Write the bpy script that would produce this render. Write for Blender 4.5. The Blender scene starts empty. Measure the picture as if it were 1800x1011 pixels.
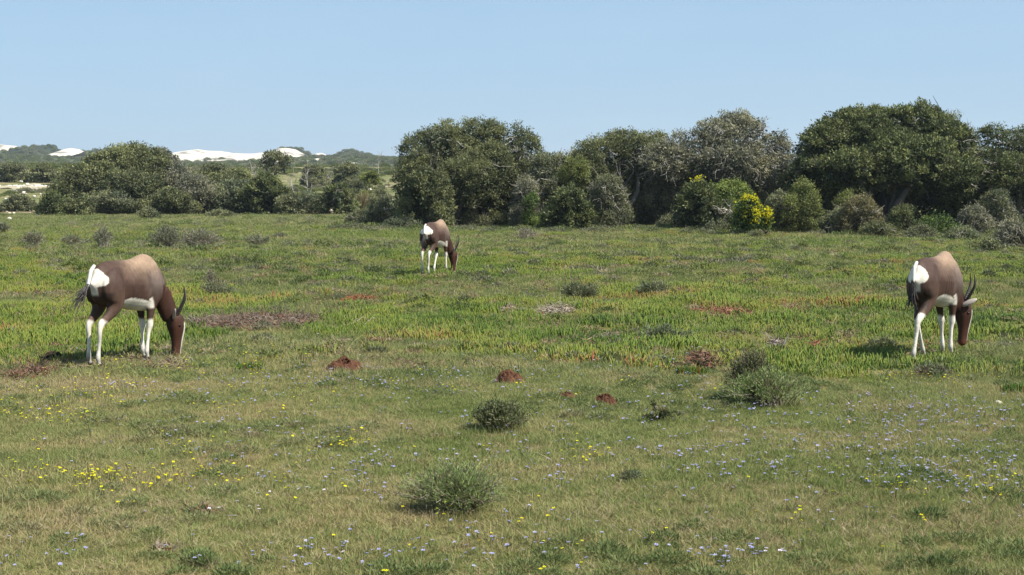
import bpy, bmesh, math, random
import numpy as np
from mathutils import Vector, Matrix, kdtree
R = math.radians
rng = np.random.default_rng(7)
random.seed(7)
sc = bpy.context.scene
# ------------------------------------------------------------------ camera
F = 2800.0; CX = 900.0; CY = 505.5; CAMZ = 1.6; HORIZ = 328.0
PITCH = math.atan((CY - HORIZ) / F)
cam_d = bpy.data.cameras.new('camera'); cam = bpy.data.objects.new('camera', cam_d)
sc.collection.objects.link(cam); sc.camera = cam
cam_d.sensor_width = 36; cam_d.lens = F / 1800 * 36
cam_d.clip_start = 0.1; cam_d.clip_end = 20000
cam.location = (0, 0, CAMZ); cam.rotation_euler = (math.pi / 2 - PITCH, 0, 0)
# ------------------------------------------------------------------ light
SUN_EL = R(50); SUN_DIR = Vector((math.cos(SUN_EL) * math.sin(R(122)), math.cos(SUN_EL) * math.cos(R(122)), math.sin(SUN_EL)))
world = bpy.data.worlds.new('World'); sc.world = world; world.use_nodes = True
wn = world.node_tree.nodes; wl = world.node_tree.links
bg = wn['Background']; bg.inputs['Strength'].default_value = 0.10
sky = wn.new('ShaderNodeTexSky'); sky.sky_type = 'NISHITA'; sky.sun_disc = False
sky.sun_elevation = SUN_EL; sky.sun_rotation = R(122); sky.altitude = 0
sky.air_density = 1.0; sky.dust_density = 0.3; sky.ozone_density = 3.0
tint = wn.new('ShaderNodeMix'); tint.data_type = 'RGBA'; tint.blend_type = 'MULTIPLY'
tint.inputs['Factor'].default_value = 1.0; tint.inputs['B'].default_value = (0.70, 0.80, 0.95, 1)
wl.new(sky.outputs['Color'], tint.inputs['A']); 
even = wn.new('ShaderNodeMix'); even.data_type = 'RGBA'; even.inputs['Factor'].default_value = 0.80
even.inputs['B'].default_value = (1.98, 2.95, 3.92, 1)          # thin high haze evens the sky out
wl.new(tint.outputs['Result'], even.inputs['A'])
tcw = wn.new('ShaderNodeTexCoord'); mpw = wn.new('ShaderNodeMapping'); mpw.inputs['Scale'].default_value = (4, 4, 16); wl.new(tcw.outputs['Generated'], mpw.inputs['Vector'])
cir = wn.new('ShaderNodeTexNoise'); cir.inputs['Scale'].default_value = 1.3; cir.inputs['Detail'].default_value = 7; cir.inputs['Roughness'].default_value = .62; wl.new(mpw.outputs[0], cir.inputs['Vector'])
cmr = wn.new('ShaderNodeMapRange'); cmr.inputs['From Min'].default_value = .42; cmr.inputs['From Max'].default_value = .75; cmr.inputs['To Max'].default_value = .13; wl.new(cir.outputs['Fac'], cmr.inputs['Value'])
wisp = wn.new('ShaderNodeMix'); wisp.data_type = 'RGBA'; wisp.inputs['B'].default_value = (3.4, 4.1, 4.8, 1)      # faint high wisps of cloud
wl.new(cmr.outputs[0], wisp.inputs['Factor']); wl.new(even.outputs['Result'], wisp.inputs['A']); wl.new(wisp.outputs['Result'], bg.inputs['Color'])
sun_d = bpy.data.lights.new('sun', 'SUN'); sun_d.energy = 5.0; sun_d.angle = R(0.5); sun_d.color = (1.0, 0.95, 0.86)
sun = bpy.data.objects.new('sun', sun_d); sc.collection.objects.link(sun)
sun.rotation_euler = SUN_DIR.to_track_quat('Z', 'Y').to_euler(); sun.location = (20, -10, 30)
sc.view_settings.view_transform = 'Standard'; sc.view_settings.look = 'None'
sc.view_settings.exposure = 0.92; sc.view_settings.gamma = 1
sc.render.engine = 'CYCLES'
sc.cycles.max_bounces = 6; sc.cycles.diffuse_bounces = 3; sc.cycles.transmission_bounces = 3
sc.cycles.transparent_max_bounces = 4
# ------------------------------------------------------------------ noise / terrain
def _h(i, j, s):
    n = (i * 374761393 + j * 668265263 + s * 974711) & 0x7fffffff
    n = ((n ^ (n >> 13)) * 1274126177) & 0x7fffffff
    return ((n ^ (n >> 16)) & 0xffff) / 65535.0
def noise(x, y, s=0):
    x = np.asarray(x, float); y = np.asarray(y, float)
    i = np.floor(x).astype(np.int64); j = np.floor(y).astype(np.int64)
    u = x - i; v = y - j; u = u * u * (3 - 2 * u); v = v * v * (3 - 2 * v)
    return (_h(i, j, s) * (1 - u) + _h(i + 1, j, s) * u) * (1 - v) + (_h(i, j + 1, s) * (1 - u) + _h(i + 1, j + 1, s) * u) * v
def fbm(x, y, s=0, o=3):
    r = 0; a = 1; t = 0
    for k in range(o):
        r = r + a * noise(x * 2 ** k, y * 2 ** k, s + k * 17); t += a; a *= .5
    return r / t
def sstep(x, a, b):
    t = np.clip((x - a) / (b - a), 0, 1); return t * t * (3 - 2 * t)
def H(x, y):
    x = np.asarray(x, float); y = np.asarray(y, float)
    h = (noise(x * .16 + 3, y * .12, 5) - .5) * .10
    h = h + (noise(x * .75, y * .6, 9) - .5) * .15 * sstep(y, 14.5, 19) * (1 - sstep(y, 60, 80))
    h = h + sstep(y, 84, 200) * 3.5 + np.clip(y - 190, 0, 900) * .0125
    h = h + (noise(x * .05, y * .04, 3) - .5) * 1.1 * sstep(y, 90, 140)
    h = h + (noise(x * .012, y * .012, 4) - .5) * 2 * sstep(y, 250, 500)
    return h
UP = np.array([0, math.sin(PITCH), math.cos(PITCH)]); FW = np.array([0, math.cos(PITCH), -math.sin(PITCH)])
def W(px, py, Y):                      # point seen at a pixel of the photo, at depth Y
    d = np.array([1., 0, 0]) * (px - CX) / F + UP * (CY - py) / F + FW
    d = d / d[1]
    return np.array([d[0] * Y, Y, CAMZ + d[2] * Y])
def G(px, py):                         # ground point under a pixel of the photo
    Y = 20.0
    for k in range(60):
        p = W(px, py, 1.0); slope = p[2] - CAMZ
        z = float(H(p[0] * Y, Y)); Yn = (z - CAMZ) / min(slope, -1e-4)
        Y = Y + .5 * (min(max(Yn, 4), 400) - Y)
    return np.array([W(px, py, Y)[0], Y, float(H(W(px, py, Y)[0], Y))])
# ------------------------------------------------------------------ helpers
COL = sc.collection
def tag(o, label=None, cat=None, group=None, kind=None):
    if label: o['label'] = label
    if cat: o['category'] = cat
    if group: o['group'] = group
    if kind: o['kind'] = kind
    return o
def empty(name, loc, rz=0):
    o = bpy.data.objects.new(name, None); COL.objects.link(o); o.location = loc; o.rotation_euler = (0, 0, rz)
    o.empty_display_size = .1
    return o
def mesh_np(name, verts, faces, col=None, mat=None, smooth=False, parent=None, loc=(0, 0, 0), link=True, mats=None, midx=None):
    verts = np.asarray(verts, np.float32); faces = [np.asarray(f, np.int32) for f in (faces if isinstance(faces, list) else [faces])]
    faces = [f for f in faces if len(f)]
    me = bpy.data.meshes.new(name)
    me.vertices.add(len(verts)); me.vertices.foreach_set('co', verts.ravel())
    tot = sum(f.size for f in faces); me.loops.add(tot)
    me.loops.foreach_set('vertex_index', np.concatenate([f.ravel() for f in faces]))
    npoly = sum(len(f) for f in faces); me.polygons.add(npoly)
    ls = []; s = 0
    for f in faces:
        ls.append(s + np.arange(len(f)) * f.shape[1]); s += f.size
    me.polygons.foreach_set('loop_start', np.concatenate(ls).astype(np.int32))
    if smooth: me.polygons.foreach_set('use_smooth', np.ones(npoly, bool))
    if col is not None:
        a = me.color_attributes.new('Col', 'FLOAT_COLOR', 'POINT')
        c = np.ones((len(verts), 4), np.float32); c[:, :3] = col; a.data.foreach_set('color', c.ravel())
    for m in (mats or ([mat] if mat else [])): me.materials.append(m)
    if midx is not None: me.polygons.foreach_set('material_index', np.asarray(midx, np.int32))
    me.update(calc_edges=True)
    o = bpy.data.objects.new(name, me); o.location = loc
    if link: COL.objects.link(o)
    if parent: o.parent = parent
    return o
class MB:                              # collects leaves, tubes and lofts for ONE mesh
    def __init__(s): s.v = []; s.f4 = []; s.f3 = []; s.c = []; s.n = 0
    def add(s, v, f4=None, f3=None, c=(.5, .5, .5)):
        v = np.asarray(v, float).reshape(-1, 3); s.v.append(v)
        c = np.asarray(c, float); s.c.append(np.broadcast_to(c, (len(v), 3)))
        if f4 is not None and len(f4): s.f4.append(np.asarray(f4) + s.n)
        if f3 is not None and len(f3): s.f3.append(np.asarray(f3) + s.n)
        s.n += len(v)
    def leaves(s, p, a, b, l, w, c):   # diamonds: base p, axis a, side b
        n = len(p); l = np.broadcast_to(l, n)[:, None]; w = np.broadcast_to(w, n)[:, None]
        v = np.stack([p, p + a * l * .45 + b * w * .5, p + a * l, p + a * l * .45 - b * w * .5], 1).reshape(-1, 3)
        s.add(v, f4=np.arange(n * 4).reshape(n, 4), c=np.repeat(np.broadcast_to(c, (n, 3)), 4, 0))
    def tube(s, pts, rad, c, k=5, flat=1.0):
        pts = np.asarray(pts, float); n = len(pts); rad = np.broadcast_to(rad, n)
        t = np.gradient(pts, axis=0); t /= np.linalg.norm(t, axis=1)[:, None] + 1e-9
        ref = np.array([.31, .77, .55]) if abs(t[0][2]) > .5 else np.array([0, 0, 1.])
        u = np.cross(t, ref); u /= np.linalg.norm(u, axis=1)[:, None] + 1e-9; w = np.cross(t, u)
        an = np.arange(k) * 2 * math.pi / k
        v = pts[:, None] + rad[:, None, None] * (np.cos(an)[None, :, None] * u[:, None] + flat * np.sin(an)[None, :, None] * w[:, None])
        i = np.arange(n - 1)[:, None] * k; j = np.arange(k)[None]; j2 = (j + 1) % k
        f = np.stack([i + j, i + j2, i + k + j2, i + k + j], -1).reshape(-1, 4)
        s.add(v.reshape(-1, 3), f4=f, c=c)
    def build(s, name, mat, parent=None, loc=(0, 0, 0), smooth=False, link=True):
        if not s.v: s.add(np.zeros((3, 3)), f3=[[0, 1, 2]])
        fs = []
        if s.f4: fs.append(np.concatenate([np.asarray(q).reshape(-1, 4) for q in s.f4]))
        if s.f3: fs.append(np.concatenate(s.f3))
        return mesh_np(name, np.concatenate(s.v), fs, np.concatenate(s.c), mat, smooth, parent, loc, link)
def unit(v): return v / (np.linalg.norm(v, axis=-1, keepdims=True) + 1e-9)
def rdir(n): return unit(rng.normal(size=(n, 3)))
def wander(p, d, L, n, bend=.25, droop=0.0):
    pts = [np.array(p, float)]; d = unit(np.array(d, float))
    for k in range(n):
        d = unit(d + rng.normal(size=3) * bend + np.array([0, 0, -droop])); pts.append(pts[-1] + d * L / n)
    return np.array(pts)
# ------------------------------------------------------------------ materials
def newmat(name):
    m = bpy.data.materials.new(name); m.use_nodes = True
    nt = m.node_tree; return m, nt, nt.nodes, nt.links, nt.nodes['Principled BSDF'], nt.nodes['Material Output']
def mat_attr(name, rough=.6, transl=0.0, spec=.3, vary=0.0, bump=0.0, bscale=40, tr_col=(1.0, 1.02, .7)):
    m, nt, N, L, P, O = newmat(name)
    a = N.new('ShaderNodeAttribute'); a.attribute_name = 'Col'
    src = a.outputs['Color']
    if vary:
        g = N.new('ShaderNodeNewGeometry'); n = N.new('ShaderNodeTexNoise'); n.inputs['Scale'].default_value = bscale * .4
        tc = N.new('ShaderNodeTexCoord'); L.new(tc.outputs['Object'], n.inputs['Vector']); n.inputs['Detail'].default_value = 4
        mr = N.new('ShaderNodeMapRange'); mr.inputs['To Min'].default_value = 1 - vary; mr.inputs['To Max'].default_value = 1 + vary
        mr.inputs['From Min'].default_value = .3; mr.inputs['From Max'].default_value = .7
        L.new(n.outputs['Fac'], mr.inputs['Value'])
        vm = N.new('ShaderNodeVectorMath'); vm.operation = 'SCALE'; L.new(src, vm.inputs[0]); L.new(mr.outputs['Result'], vm.inputs['Scale'])
        src = vm.outputs['Vector']
    L.new(src, P.inputs['Base Color']); P.inputs['Roughness'].default_value = rough
    P.inputs['Specular IOR Level'].default_value = spec
    if bump:
        tc = N.new('ShaderNodeTexCoord'); n = N.new('ShaderNodeTexNoise'); n.inputs['Scale'].default_value = bscale; n.inputs['Detail'].default_value = 5
        L.new(tc.outputs['Object'], n.inputs['Vector']); b = N.new('ShaderNodeBump'); b.inputs['Strength'].default_value = bump; b.inputs['Distance'].default_value = .02
        L.new(n.outputs['Fac'], b.inputs['Height']); L.new(b.outputs['Normal'], P.inputs['Normal'])
    if transl:
        t = N.new('ShaderNodeBsdfTranslucent'); mx = N.new('ShaderNodeMixShader'); mx.inputs[0].default_value = transl
        vm = N.new('ShaderNodeVectorMath'); vm.operation = 'MULTIPLY'; vm.inputs[1].default_value = tr_col
        L.new(src, vm.inputs[0]); L.new(vm.outputs['Vector'], t.inputs['Color'])
        L.new(P.outputs[0], mx.inputs[1]); L.new(t.outputs[0], mx.inputs[2]); L.new(mx.outputs[0], O.inputs['Surface'])
    return m
M_leaf = mat_attr('leaf', .5, .28, .14)
M_bark = mat_attr('bark', .85, 0, .15, .25, .5, 30)
M_twig = mat_attr('dry_twig', .8, 0, .15)
M_soil = mat_attr('soil', .95, 0, .05, .35, .6, 60)
M_rock = mat_attr('rock', .85, 0, .2, .15, .5, 20)
M_coat = mat_attr('coat', .6, 0, .16, .10, .15, 140)
M_horn = mat_attr('horn', .5, 0, .4)
M_eye = mat_attr('eye', .1, 0, .6)
M_petal = mat_attr('petal', .6, .3, .2, tr_col=(1, 1, 1))
def ramp(N, stops):
    r = N.new('ShaderNodeValToRGB'); e = r.color_ramp.elements
    while len(e) < len(stops): e.new(.5)
    for x, (p, c) in zip(e, stops): x.position = p; x.color = (*c, 1)
    return r
def mat_field(name, stops, wscale=.5, wpatch=.5, wobj=.3, wisl=.2, rough=.55, transl=.25, spec=.3, stretch=1.0, off=0, lo=0.0, hi=1.0):
    """grass-like: colour drawn per clump, per blade and by patches of the field (world position)"""
    m, nt, N, L, P, O = newmat(name)
    g = N.new('ShaderNodeNewGeometry'); oi = N.new('ShaderNodeObjectInfo')
    mp = N.new('ShaderNodeMapping'); mp.inputs['Scale'].default_value = (wscale, wscale * stretch, 0); mp.inputs['Location'].default_value = (off, off, 0)
    L.new(g.outputs['Position'], mp.inputs['Vector'])
    n = N.new('ShaderNodeTexNoise'); n.inputs['Scale'].default_value = 1; n.inputs['Detail'].default_value = 5; n.inputs['Roughness'].default_value = .62
    L.new(mp.outputs[0], n.inputs['Vector'])
    mr = N.new('ShaderNodeMapRange'); mr.inputs['From Min'].default_value = .3; mr.inputs['From Max'].default_value = .7; L.new(n.outputs['Fac'], mr.inputs['Value'])
    def mul(o, k):
        x = N.new('ShaderNodeMath'); x.operation = 'MULTIPLY'; x.inputs[1].default_value = k; L.new(o, x.inputs[0]); return x.outputs[0]
    def add(a, b):
        x = N.new('ShaderNodeMath'); x.operation = 'ADD'; L.new(a, x.inputs[0]); L.new(b, x.inputs[1]); return x.outputs[0]
    mp2 = N.new('ShaderNodeMapping'); mp2.inputs['Scale'].default_value = (.16, .24, 0); mp2.inputs['Location'].default_value = (off + 31, off, 0); L.new(g.outputs['Position'], mp2.inputs['Vector'])
    nb = N.new('ShaderNodeTexNoise'); nb.inputs['Scale'].default_value = 1; nb.inputs['Detail'].default_value = 4; L.new(mp2.outputs[0], nb.inputs['Vector'])
    sub_ = N.new('ShaderNodeMath'); sub_.operation = 'MULTIPLY_ADD'; sub_.inputs[1].default_value = .9; sub_.inputs[2].default_value = -.45; L.new(nb.outputs['Fac'], sub_.inputs[0])
    s = add(sub_.outputs[0], add(add(mul(mr.outputs[0], wpatch), mul(oi.outputs['Random'], wobj)), mul(g.outputs['Random Per Island'], wisl)))
    r = ramp(N, stops); L.new(s, r.inputs[0])
    L.new(r.outputs[0], P.inputs['Base Color']); P.inputs['Roughness'].default_value = rough; P.inputs['Specular IOR Level'].default_value = spec
    t = N.new('ShaderNodeBsdfTranslucent'); mx = N.new('ShaderNodeMixShader'); mx.inputs[0].default_value = transl
    L.new(r.outputs[0], t.inputs['Color']); L.new(P.outputs[0], mx.inputs[1]); L.new(t.outputs[0], mx.inputs[2]); L.new(mx.outputs[0], O.inputs['Surface'])
    return m
# ------------------------------------------------------------------ ground
def build_ground():
    ys = np.concatenate([np.linspace(-40, 4, 20), np.linspace(4.5, 60, 190), np.geomspace(60.8, 6000, 190)])
    u = np.linspace(-1, 1, 301); u = np.sign(u) * (.25 * np.abs(u) + .75 * np.abs(u) ** 3)
    Y, U = np.meshgrid(ys, u, indexing='ij'); X = U * (45 + np.clip(Y, 0, None) * 1.3)
    V = np.stack([X, Y, H(X, Y)], -1).reshape(-1, 3)
    nr, nc = Y.shape; i = np.arange(nr - 1)[:, None] * nc; j = np.arange(nc - 1)[None]
    f = np.stack([i + j, i + j + 1, i + nc + j + 1, i + nc + j], -1).reshape(-1, 4)
    m, nt, N, L, P, O = newmat('ground')
    g = N.new('ShaderNodeNewGeometry')
    def nz(scale, det=6, rough=.6, sx=1, sy=1, off=0):
        mp = N.new('ShaderNodeMapping'); mp.inputs['Scale'].default_value = (scale * sx, scale * sy, 0); mp.inputs['Location'].default_value = (off, off, 0)
        L.new(g.outputs['Position'], mp.inputs['Vector'])
        n = N.new('ShaderNodeTexNoise'); n.inputs['Scale'].default_value = 1; n.inputs['Detail'].default_value = det; n.inputs['Roughness'].default_value = rough
        L.new(mp.outputs[0], n.inputs['Vector']); return n.outputs['Fac']
    near = ramp(N, [(.30, (.05, .05, .014)), (.45, (.11, .11, .032)), (.58, (.17, .14, .06)), (.72, (.22, .17, .10))])
    L.new(nz(9, 8, .75), near.inputs[0])
    far = ramp(N, [(.38, (.065, .078, .028)), (.47, (.12, .13, .048)), (.55, (.19, .165, .085)), (.66, (.34, .29, .20))])
    L.new(nz(.35, 8, .75, 1, .6, 7), far.inputs[0])
    sep = N.new('ShaderNodeSeparateXYZ'); L.new(g.outputs['Position'], sep.inputs[0])
    mr = N.new('ShaderNodeMapRange'); mr.inputs['From Min'].default_value = 55; mr.inputs['From Max'].default_value = 80; L.new(sep.outputs['Y'], mr.inputs['Value'])
    mx = N.new('ShaderNodeMix'); mx.data_type = 'RGBA'; L.new(mr.outputs[0], mx.inputs['Factor']); L.new(near.outputs[0], mx.inputs['A']); L.new(far.outputs[0], mx.inputs['B'])
    L.new(mx.outputs['Result'], P.inputs['Base Color']); P.inputs['Roughness'].default_value = .95; P.inputs['Specular IOR Level'].default_value = .1
    b = N.new('ShaderNodeBump'); b.inputs['Distance'].default_value = .02; b.inputs['Strength'].default_value = .8; L.new(nz(30, 6, .7), b.inputs['Height']); L.new(b.outputs[0], P.inputs['Normal'])
    o = mesh_np('ground', V, f, mat=m, smooth=True); tag(o, 'flat coastal meadow ground of soil and litter running out to the dunes', 'ground', kind='structure')
build_ground()
# ------------------------------------------------------------------ far hills and dunes
HILLPTS = []
M_sand = mat_attr('dune_sand', .9, 0, .1, .04, .3, .2)
M_hill = mat_attr('scrub_hill', .95, 0, .05)
def ridge(name, prof, D, front, back, base_py, colf, mat, kind, label, cat, group=None, amp=1.0, seed=1):
    """a hill with its crest along prof [(px, py)...] at depth D, sloping to the ground in front and behind"""
    rough = 0 if 'sand' in name else 1
    px = np.array([p[0] for p in prof], float); py = np.array([p[1] for p in prof], float)
    n = int((px[-1] - px[0]) / 1.6) + 2; xs = np.linspace(px[0], px[-1], n); ys = np.interp(xs, px, py)
    kern = np.ones(5) / 5; ys = np.convolve(np.pad(ys, 2, mode='edge'), kern, 'valid'); ys = ys - rough * (fbm(xs * .11, xs * 0, seed, 3) - .5) * 5 - (1 - rough) * (fbm(xs * .03, xs * 0, seed, 3) - .5) * 3
    rows = np.concatenate([np.linspace(0, 1, 22), np.linspace(1.1, 2, 8)])
    crest = np.array([W(a, b, D) for a, b in zip(xs, ys)])
    V = []
    for r in rows:
        Y = D - front * (1 - r) if r <= 1 else D + back * (r - 1)
        X = crest[:, 0] * (1 + 0 * Y)
        k = r ** .8 if r <= 1 else (2 - r) ** 1.2
        Yw = Y + (noise(X * .02, np.full(n, r * 2), seed) - .5) * front * .35 * math.sin(math.pi * min(r, 1))
        g = H(X, Yw) - .5
        Z = g + (crest[:, 2] - g) * k
        Z = Z + (fbm(X * .05, Yw * .05, seed + 3) - .5) * amp * 4 * math.sin(math.pi * min(max(r, .0), 1)) * (crest[:, 2] - g) * .06
        V.append(np.stack([X, Yw, Z], -1))
    V = np.array(V); nr, nc = V.shape[:2]
    i = np.arange(nr - 1)[:, None] * nc; j = np.arange(nc - 1)[None]
    f = np.stack([i + j, i + j + 1, i + nc + j + 1, i + nc + j], -1).reshape(-1, 4); V = V.reshape(-1, 3)
    o = mesh_np(name, V, f, colf(V), mat, True); tag(o, label, cat, group, kind); k = rng.choice(len(V), min(len(V), int(n * (5 if rough else .5)))); HILLPTS.append(V[k] if rough else V[k][np.isin(k // nc, [2, 3, 4, 5, 6])]); return V
def c_sand(V): return np.array([.50, .46, .39]) * (.80 + .36 * fbm(V[:, 0] * .05, V[:, 1] * .05, 8))[:, None] * np.where(fbm(V[:, 0] * .09, V[:, 1] * .05, 58, 4) > .66, .42, 1)[:, None]
def c_scrub(V):
    t = sstep(fbm(V[:, 0] * .16, V[:, 1] * .10, 18, 4), .3, .7)[:, None]; s = (fbm(V[:, 0] * .05, V[:, 1] * .03, 28, 4) > .70)[:, None]
    c = np.array([.030, .042, .026]) * (1 - t) + np.array([.085, .095, .055]) * t
    return np.where(s, np.array([.5, .46, .38]), c)
def c_dark(V):
    t = sstep(fbm(V[:, 0] * .16, V[:, 1] * .10, 38, 4), .3, .7)[:, None]; return np.array([.018, .026, .020]) * (1 - t) + np.array([.05, .058, .038]) * t
ridge('hills', [(-700, 268), (-300, 262), (-60, 272), (0, 279), (90, 276), (150, 280), (260, 282), (330, 288), (420, 290), (520, 291), (560, 279), (600, 278), (640, 276), (700, 281), (800, 280), (1200, 278), (1700, 272), (2400, 275)], 760, 260, 160, 300, c_scrub, M_hill, 'structure', 'low scrub covered hills running along the skyline behind the meadow', 'hills', seed=3)
ridge('hills', [(-500, 282), (0, 276), (300, 279), (560, 273), (640, 272), (700, 276), (900, 272), (1300, 276), (2000, 270)], 1500, 300, 300, 290, c_dark, M_hill, 'structure', 'dark bluish ridge farthest away on the horizon', 'hills', seed=5)
ridge('sand_dune', [(-260, 264), (-150, 258), (-60, 254), (0, 253), (25, 256), (50, 264), (66, 276)], 900, 200, 90, 290, c_sand, M_sand, 'structure', 'white sand dune at the far left edge', 'dune', seed=7)
ridge('sand_dune', [(296, 285), (312, 267), (330, 264), (347, 262), (362, 264), (388, 265), (410, 269), (440, 270), (462, 268), (476, 280)], 860, 150, 80, 290, c_sand, M_sand, 'structure', 'long flat white sand dune seen above the left thicket', 'dune', seed=9)
ridge('sand_dune', [(455, 290), (470, 270), (484, 262), (500, 260), (520, 263), (536, 272), (552, 283), (560, 291)], 830, 110, 80, 290, c_sand, M_sand, 'structure', 'white sand dune sloping down to the right behind the lone skyline tree', 'dune', seed=11)
def patch(px0, py0, px1, D, seed, label, h=6):
    ridge('sand_patch', [(px0, py0 + h), (px0 + (px1 - px0) * .25, py0 + 1), ((px0 + px1) / 2, py0), (px0 + (px1 - px0) * .8, py0 + 2), (px1, py0 + h)], D, 55, 25, 0, c_sand, M_sand, 'structure', label, 'dune', seed=seed)
patch(-30, 276, 30, 690, 21, 'low bare sand patch among scrub below the far left dune', 9)
patch(104, 260, 148, 800, 22, 'small bare sand hollow right of the dark scrub knoll')
patch(180, 265, 204, 800, 23, 'tiny white sand cap at the left end of the thicket')
patch(548, 269, 576, 860, 24, 'small white sand patch right of the sloping dune')
patch(612, 274, 652, 720, 25, 'white sand blow-out on the hillside right of the dunes')
def knoll(prof, D, seed, label):
    ridge('scrub_knoll', prof, D, 80, 50, 0, c_dark, M_hill, 'structure', label, 'hill', seed=seed, amp=2)
knoll([(44, 276), (56, 262), (72, 257), (90, 256), (104, 262), (118, 274)], 820, 31, 'rounded dark scrub knoll right of the far left dune')
knoll([(500, 262), (512, 259), (530, 263), (545, 272), (552, 277), (560, 287)], 850, 32, 'dark scrub along the right crest of the sloping dune')
knoll([(576, 283), (594, 270), (612, 264), (634, 267), (655, 275), (672, 282)], 900, 33, 'dark scrub knoll on the skyline right of the dunes')
knoll([(118, 276), (140, 266), (170, 264), (215, 265), (250, 268), (300, 272), (330, 285)], 905, 34, 'dark scrub ridge on the skyline above the thicket')
# ------------------------------------------------------------------ field scatter (geometry nodes)
def make_group():
    ng = bpy.data.node_groups.new('scatter', 'GeometryNodeTree')
    ng.interface.new_socket('Geometry', in_out='INPUT', socket_type='NodeSocketGeometry')
    ng.interface.new_socket('Collection', in_out='INPUT', socket_type='NodeSocketCollection')
    ng.interface.new_socket('Geometry', in_out='OUTPUT', socket_type='NodeSocketGeometry')
    N = ng.nodes; L = ng.links
    gi = N.new('NodeGroupInput'); go = N.new('NodeGroupOutput')
    ci = N.new('GeometryNodeCollectionInfo'); ci.inputs['Separate Children'].default_value = True; ci.inputs['Reset Children'].default_value = True
    L.new(gi.outputs['Collection'], ci.inputs['Collection'])
    ip = N.new('GeometryNodeInstanceOnPoints'); ip.inputs['Pick Instance'].default_value = True
    L.new(gi.outputs['Geometry'], ip.inputs['Points']); L.new(ci.outputs[0], ip.inputs['Instance'])
    def at(n, t):
        a = N.new('GeometryNodeInputNamedAttribute'); a.data_type = t; a.inputs['Name'].default_value = n; return a.outputs['Attribute']
    L.new(at('pick', 'INT'), ip.inputs['Instance Index']); L.new(at('rot', 'FLOAT_VECTOR'), ip.inputs['Rotation']); L.new(at('scl', 'FLOAT_VECTOR'), ip.inputs['Scale'])
    L.new(ip.outputs[0], go.inputs[0]); return ng
NG = make_group()
def scatter(name, pts, protos, scale, label, cat, zs=None, tilt=.12, pick=None):
    n = len(pts); c = bpy.data.collections.new(name + '_pieces')
    for p in protos: c.objects.link(p)
    me = bpy.data.meshes.new(name); me.vertices.add(n); me.vertices.foreach_set('co', np.asarray(pts, np.float32).ravel())
    a = me.attributes.new('pick', 'INT', 'POINT'); a.data.foreach_set('value', (rng.integers(0, len(protos), n) if pick is None else pick).astype(np.int32))
    r = np.zeros((n, 3), np.float32); r[:, 0] = rng.normal(size=n) * tilt; r[:, 1] = rng.normal(size=n) * tilt; r[:, 2] = rng.uniform(0, 6.28, n)
    a = me.attributes.new('rot', 'FLOAT_VECTOR', 'POINT'); a.data.foreach_set('vector', r.ravel())
    s = np.repeat(np.asarray(scale, np.float32)[:, None], 3, 1)
    if zs is not None: s[:, 2] *= zs
    a = me.attributes.new('scl', 'FLOAT_VECTOR', 'POINT'); a.data.foreach_set('vector', s.astype(np.float32).ravel())
    o = bpy.data.objects.new(name, me); COL.objects.link(o); md = o.modifiers.new('scatter', 'NODES'); md.node_group = NG
    for it in NG.interface.items_tree:
        if it.in_out == 'INPUT' and it.name == 'Collection': md[it.identifier] = c
    tag(o, label, cat, kind='stuff'); return o
def blades(n, rad, hmin, hmax, w, lean, curve, mat, name, seg=3, thick=0):
    """a clump of upright curved blades"""
    mb = MB(); a = rng.uniform(0, 6.28, n); r = rad * np.sqrt(rng.uniform(0, 1, n))
    base = np.stack([r * np.cos(a), r * np.sin(a), np.full(n, -.004)], 1)
    out = np.stack([np.cos(a), np.sin(a), np.zeros(n)], 1)
    rd = rdir(n); rd[:, 2] = 0
    ln = unit(out * .6 + rd * .9) * (np.abs(rng.normal(size=n)) * lean)[:, None]
    hh = rng.uniform(hmin, hmax, n); f = rng.uniform(0, 6.28, n); side = np.stack([np.cos(f), np.sin(f), np.zeros(n)], 1)
    sh = [1, .95, .7, .0] if seg == 3 else [1, .8, 0]
    rows = []
    for k in range(seg + 1):
        t = k / seg; p = base + (np.array([0, 0, 1.]) * (t - curve * .25 * t * t) + ln * (t * .6 + curve * t * t)) * hh[:, None]
        ww = w * sh[k] * .5
        rows.append((p - side * ww, p + side * ww))
        if thick:
            nn = np.cross(side, np.array([0, 0, 1.])); rows[-1] = (p - side * ww, p + side * ww, p + nn * ww * 1.3)
    if not thick:
        V = np.stack([x for r_ in rows[:-1] for x in r_] + [rows[-1][0]], 1); m = V.shape[1]
        q = [[2 * k, 2 * k + 1, 2 * k + 3, 2 * k + 2] for k in range(seg - 1)]; tr = [[2 * seg - 2, 2 * seg - 1, 2 * seg]]
    else:
        V = np.stack([x for r_ in rows[:-1] for x in r_] + [rows[-1][0]], 1); m = V.shape[1]
        q = []; tr = []
        for k in range(seg - 1):
            for e in range(3): q.append([3 * k + e, 3 * k + (e + 1) % 3, 3 * k + 3 + (e + 1) % 3, 3 * k + 3 + e])
        for e in range(3): tr.append([3 * (seg - 1) + e, 3 * (seg - 1) + (e + 1) % 3, 3 * seg])
    o = (np.arange(n) * m)[:, None, None]
    mb.add(V.reshape(-1, 3), f4=(np.array(q)[None] + o).reshape(-1, 4), f3=(np.array(tr)[None] + o).reshape(-1, 3))
    return mb.build(name, mat, link=False)
M_lawn = mat_field('lawn_blade', [(.08, (.090, .115, .028)), (.36, (.150, .188, .055)), (.60, (.218, .242, .092)), (.80, (.30, .262, .115)), (.95, (.35, .27, .15))], .9, .50, .3, .34, transl=.35, spec=.12)
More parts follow.
